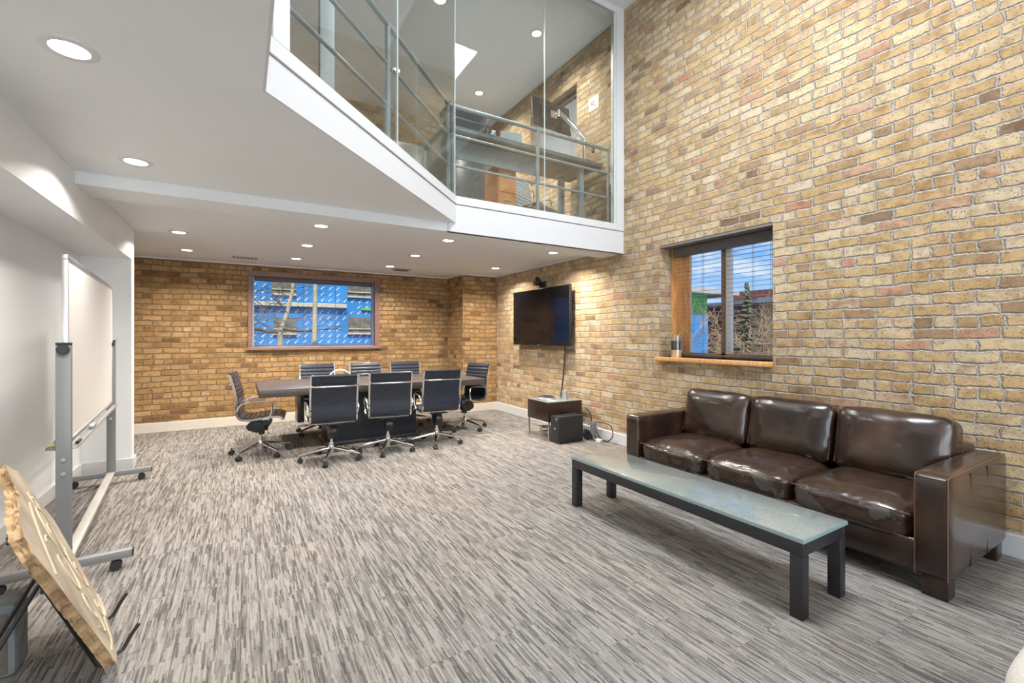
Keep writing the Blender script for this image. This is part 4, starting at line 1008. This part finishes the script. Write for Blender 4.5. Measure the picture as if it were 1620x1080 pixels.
lt = thing('letter_tray', 'stack of smoked plastic letter trays on the loft desk behind the corner post', 'letter trays', (2.26, 4.86, 3.735))
for k in range(3):
    mb = MB().box(-.25, .25, -.15, .15, .02 + k * .115, .026 + k * .115); mb.box(-.25, -.244, -.15, .15, .02 + k * .115, .075 + k * .115); mb.box(.244, .25, -.15, .15, .02 + k * .115, .075 + k * .115); mb.box(-.25, .25, .144, .15, .02 + k * .115, .075 + k * .115); mb.box(-.25, .25, -.15, -.144, .02 + k * .115, .045 + k * .115)
    mb.build('tray', M['traygrey'], lt, 0)
mb = MB()
for sx in (-1, 1):
    for sy in (-1, 1): mb.cyl((sx * .24, sy * .14, 0), (sx * .24, sy * .14, .27), .006, n=8)
mb.build('riser', M['steel'], lt)
sbt = thing('spray_bottle', 'small clear spray bottle standing right of the letter trays', 'bottle', (2.60, 4.78, 3.735))
MB().lathe([(0, 0), (.028, 0), (.03, .01), (.03, .09), (.012, .115), (.012, .125), (0, .125)], 20).build('bottle', M['bluegrey'], sbt)
MB().box(-.012, .035, -.01, .01, .126, .148, .003).cyl((0, 0, .118), (0, 0, .13), .015, n=12).tube([(.03, 0, .13), (.04, 0, .11), (.036, 0, .095)], .003, 6).build('trigger_cap', M['white_plastic'], sbt)
mf = thing('mesh_file_box', 'silver mesh file holder on the loft desk between trays and monitor', 'file holder', (2.96, 4.95, 3.735), R(-14))
mb = MB().box(-.14, .14, -.01, .0, 0, .27, .002); mb.box(-.14, -.135, -.01, .13, 0, .20); mb.box(.135, .14, -.01, .13, 0, .20); mb.box(-.14, .14, .12, .13, 0, .15); mb.box(-.14, .14, -.01, .13, 0, .006)
mb.build('holder', noisy('mesh_grey', (.22, .26, .28), (.38, .42, .44), 120, .4, 2, stretch=(1, 1, 4)), mf, 0)
pp = thing('paper_note', 'white sheet with red drawing taped to the loft brick wall', 'paper', (XR - .002, 4.818, 4.66))
MB().box(-.002, 0, -.105, .105, -.095, .095).build('sheet', M['paper'], pp, 0)
mb = MB()
random.seed(2)
for k in range(9):
    yy, zz = random.uniform(-.05, .045), random.uniform(-.06, .02); mb.box(-.003, -.0021, yy, yy + random.uniform(.012, .03), zz, zz + random.uniform(.008, .02))
mb.build('drawing', M['redink'], pp, 0)
fc = thing('filing_cabinet', 'orange wooden filing cabinet under the loft desk', 'cabinet', (2.87, 5.08, ZF))
MB().box(-.13, .13, -.18, .18, 0, .70, .004).build('body', M['orange_wood'], fc)
for z in (.03, .36):
    dd = MB().box(-.12, .12, -.194, -.181, z, z + .31, .003).build('drawer', M['orange_wood'], fc); MB().box(-.05, .05, -.208, -.195, z + .22, z + .235, .002).build('handle', M['alu'], dd)
lc = copy_tree(c0); lc.name = 'office_chair'; lc.location = (3.80, 5.66, ZF); lc.rotation_euler = (0, 0, R(205)); lc['label'] = 'pale blue office chair on the upper floor under the loft desk'
del lc['group']
for ch in lc.children:
    if ch.name.startswith(('seat', 'backrest', 'top_roll')):
        ch.data = ch.data.copy(); ch.data.materials.clear(); ch.data.materials.append(M['bluegrey'])
st_ = thing('loft_dark_backing', 'dark unit added across the loft to darken the view behind the desk', 'dark backing', (3.05, 7.1, ZF))  # added dark backing that deepens the shade seen under the desk
MB().box(-1.1, 1.1, -.2, .2, 0, 1.58, .004).build('carcass', M['traygrey'], st_)
for k in range(4): MB().box(-1.09 + k * .547, -.556 + k * .547, -.212, -.201, .03, 1.55, .003).build('door', M['traygrey'], st_)
# second desk and shelf at the left of the loft
d2 = thing('loft_counter', 'dark counter on the upper floor seen through the leftmost glass', 'counter', (-.6, 4.9, ZF))
MB().box(-.9, .9, -.35, .35, .86, .92, .003).build('counter_top', M['traygrey'], d2); MB().box(-.88, .88, -.30, .33, 0, .859).build('base', M['traygrey'], d2)
dr = thing('white_column', 'white square column on the upper floor behind the leftmost railing', 'column', (.60, 3.95, ZF))
MB().box(-.055, .055, -.05, .05, 0, ZU - ZF - .001, .003).build('shaft', M['trim'], dr)

# ------------------------------------------------------------------ OUTSIDE
struct('floor_ground_outside', MB().box(-40, 70, YB + .4, 70, -1.6, -1.5), M['asphalt'])
# neighbour under blue sheathing, seen through the back window
nb = thing('blue_wrapped_building', 'building under blue sheathing with printed white marks behind the back window', 'building', (3, 15, -1.5))
def n_b(mb, name, m): o = mb.build(name, m, nb, 0); o.location = (-3, -15, 1.5); return o
NY = 13.5
n_b(MB().box(-6, 11.2, NY, NY + 6, -1.5, 7.0), 'wall', M['blue_wrap'])
n_b(MB().box(11.2, 18.9, NY, NY + 6, -1.5, 2.4), 'low_wing', M['blue_wrap'])
n_b(MB().box(11.2, 18.85, NY + .02, NY + 5.9, 2.4, 3.35), 'green_upper_wall', M['far_green'])
n_b(MB().box(14.5, 20.6, NY - .5, NY + 6.2, 3.352, 3.6, .02), 'flat_roof', M['far_grey'])
mb = MB()
random.seed(11)
x = -1.2
while x < 10.5:
    z = .9
    while z < 3.6:
        px = x + (.04 if int(z * 10) % 2 else 0) + random.uniform(-.01, .01)
        inwin = (.60 < px < 1.38 and (1.40 < z < 1.98 or z > 2.45)) or (2.52 < px < 3.3 and (1.40 < z < 2.02 or z > 2.45)) or (2.18 < z < 2.36 and px < 2.7)
        if not inwin:
            mb.bar((px, NY - .006, z), (px + .075, NY - .006, z + .075), .004, .022, up=(1, 0, -1))
            mb.bar((px - .004, NY - .006, z - .004), (px + .014, NY - .006, z + .014), .005, .044, up=(1, 0, -1))
        z += .165
    x += .205
mb.build('printed_marks', M['mark'], nb, 0).location = (-3, -15, 1.5)
n_b(MB().box(-2.0, 2.576, NY - .10, NY - .008, 2.205, 2.315, .01), 'ledger_board', M['board'])
for (a, b_, z0_, z1_) in ((.70, 1.275, 2.517, 2.824 + .3), (2.619, 3.35, 2.531, 2.815 + .3), (.737, 1.286, 1.462, 1.912), (2.636, 3.35, 1.478, 1.954)):
    wn = n_b(MB().box(a, b_, NY - .03, NY - .004, z0_, z1_), 'covered_window', M['plastic_sheet'])
    q = MB().box(a - .02, b_ + .02, NY - .055, NY - .031, z0_ - .01, z0_ + .035).box(a, b_, NY - .055, NY - .031, z0_ + .13, z0_ + .155).build('batten', M['board'], wn, 0)
n_b(MB().prism([(3.0, NY - .05), (5.0, NY - .05), (5.0, NY - .005), (3.0, NY - .005)], 2.17, 2.24), 'green_strip', M['far_green'])

def branch(mb, p, d, length, r, depth, rnd, spread=.6, up=.15, minr=.004):
    pts = [Vector(p)]; dd = Vector(d).normalized(); n = 4; rs = [r]
    for i in range(n):
        dd = (dd + Vector((rnd.uniform(-1, 1), rnd.uniform(-1, 1), rnd.uniform(-1, 1) + up)) * .16).normalized()
        pts.append(pts[-1] + dd * length / n); rs.append(max(minr, r * (1 - .45 * (i + 1) / n)))
    mb.tube(pts, rs, 5 if r < .03 else 8)
    if depth > 0:
        for k in range(rnd.choice((2, 3, 3))):
            i = rnd.choice((2, 3, 4)); nd_ = (dd + Vector((rnd.uniform(-1, 1), rnd.uniform(-1, 1), rnd.uniform(-.8, 1))) * spread * 1.3).normalized()
            branch(mb, pts[i], nd_, length * rnd.uniform(.55, .8), rs[i] * .62, depth - 1, rnd, spread, up, minr)
def bare_tree(x, y, label, seed, hgt, r, depth, mt, lean=(0, 0), z0=-1.5, nst=1, ln=1.2, brz=.45):
    rnd = random.Random(seed); t_ = thing('bare_tree', label, 'tree', (x, y, z0))
    mb = MB(); bt = MB()
    for s_ in range(nst):
        ox, oy = (rnd.uniform(-.3, .3), rnd.uniform(-.3, .3)) if nst > 1 else (0, 0)
        l = (lean[0] + rnd.uniform(-.25, .25) * (nst > 1), lean[1] + rnd.uniform(-.25, .25) * (nst > 1))
        pts = [Vector((ox + l[0] * k, oy + l[1] * k, hgt * k)) + Vector((rnd.uniform(-.03, .03), rnd.uniform(-.03, .03), 0)) for k in [j / 8 for j in range(9)]]
        mb.tube(pts, [r * (1 - .55 * j / 8) for j in range(9)], 8)
        for k in range(int(5 + 3 * depth)):
            q = pts[rnd.randint(int(8 * brz), 8)]; a = rnd.uniform(0, 2 * PI)
            branch(bt, q, (math.cos(a), math.sin(a), rnd.uniform(-.1, .9)), ln * rnd.uniform(.5, 1), r * .35, depth, rnd)
    mb.build('trunk', mt, t_); bt.build('branches', M['twig'], t_)
bare_tree(1.30, 11.0, 'slim pale trunk standing upright in front of the blue sheathing', 3, 5.5, .075, 1, M['trunk'], (.17, 0), brz=.9)
# low forked tree at the left half of the back window
rnd = random.Random(5)
t_ = thing('bare_tree', 'tangled bare branches in front of the left half of the blue sheathing', 'tree', (.72, 11.4, -1.5))
mb = MB().tube([(0, 0, 0), (.0, 0, 1.2), (.03, 0, 2.6), (.04, 0, 3.05), (.16, .0, 3.35), (.28, 0, 3.9), (.38, 0, 4.8)], [.08, .07, .06, .055, .045, .035, .02], 10)
mb.build('trunk', M['trunk'], t_)
bt = MB(); branch(bt, (.04, 0, 3.0), (-1, 0, -.05), 1.2, .045, 2, rnd, .5); branch(bt, (.04, 0, 3.1), (1, -.2, -.15), .8, .04, 2, rnd, .5)
for k in range(46):
    branch(bt, (rnd.uniform(-1.1, .45), rnd.uniform(-.4, .4), rnd.uniform(2.9, 4.4)), (rnd.uniform(-1, 1), rnd.uniform(-.4, .4), rnd.uniform(-.6, 1)), rnd.uniform(.4, .9), .011, 2, rnd, .8, minr=.003)
bt.build('branches', noisy('dark_twig', (.10, .07, .05), (.22, .16, .11), 8, .9), t_)
# things beyond the right window
fb = thing('brick_building', 'long dark red brick building behind the bare bushes in the right window', 'building', (23, 14, -1.5))
MB().box(-1, 6, -6, 22, 0, 4.55).build('wall', M['red_brick_far'], fb, 0)
MB().box(-1.1, 6.1, -6.1, 22.1, 4.55, 4.7).build('parapet', M['far_grey'], fb, 0)
MB().box(0, 3, -3.2, 1.5, 4.7, 5.3).build('roof_house', M['red_brick_far'], fb, 0)
ob = thing('orange_shed', 'small orange faced building at the right edge of the right window', 'building', (20.0, 10.6, -1.5))
MB().box(-.3, 1.2, -.4, .75, 0, 4.4).build('wall', M['far_orange'], ob, 0); MB().box(-.5, 1.4, -.6, .9, 4.4, 4.6).build('roof', M['far_grey'], ob, 0)
for i, (x, y, hh, lab) in enumerate(((12.5, 9.6, 2.75, 'bare brown bush just right of the blue wing'), (13.0, 7.9, 2.7, 'bare brown bush in front of the conifer'), (14.0, 6.9, 2.6, 'bare brown bush at the right of the conifer'), (19.8, 11.9, 3.6, 'tall thin bare tree rising above the flat green building'), (11.0, 11.2, 1.8, 'bare bush against the blue wing wall'))):
    bare_tree(x, y, lab, 20 + i, hh, .022, 3, M['bark'], (0, 0), -1.5, 4, 1.0, .15)
cf = thing('conifer_tree', 'dark conifer rising above the brick roof in the right window', 'conifer', (14.5, 8.9, -1.5))
MB().cyl((0, 0, 0), (0, 0, 4.6), .07, .01, 8).build('trunk', M['bark'], cf)
rnd = random.Random(8); mb = MB()
for k in range(150):
    z = rnd.uniform(2.4, 4.65); rr_ = (4.8 - z) * .20 + .03; a = rnd.uniform(0, 2 * PI)
    e_ = Vector((math.cos(a) * rr_, math.sin(a) * rr_, z - .05 + .1 * rnd.random())); mb.tube([(0, 0, z), e_ * .5 + Vector((0, 0, z * .5 + .02)), e_], [.05, .06, .008], 5)
mb.build('foliage', M['needle'], cf)
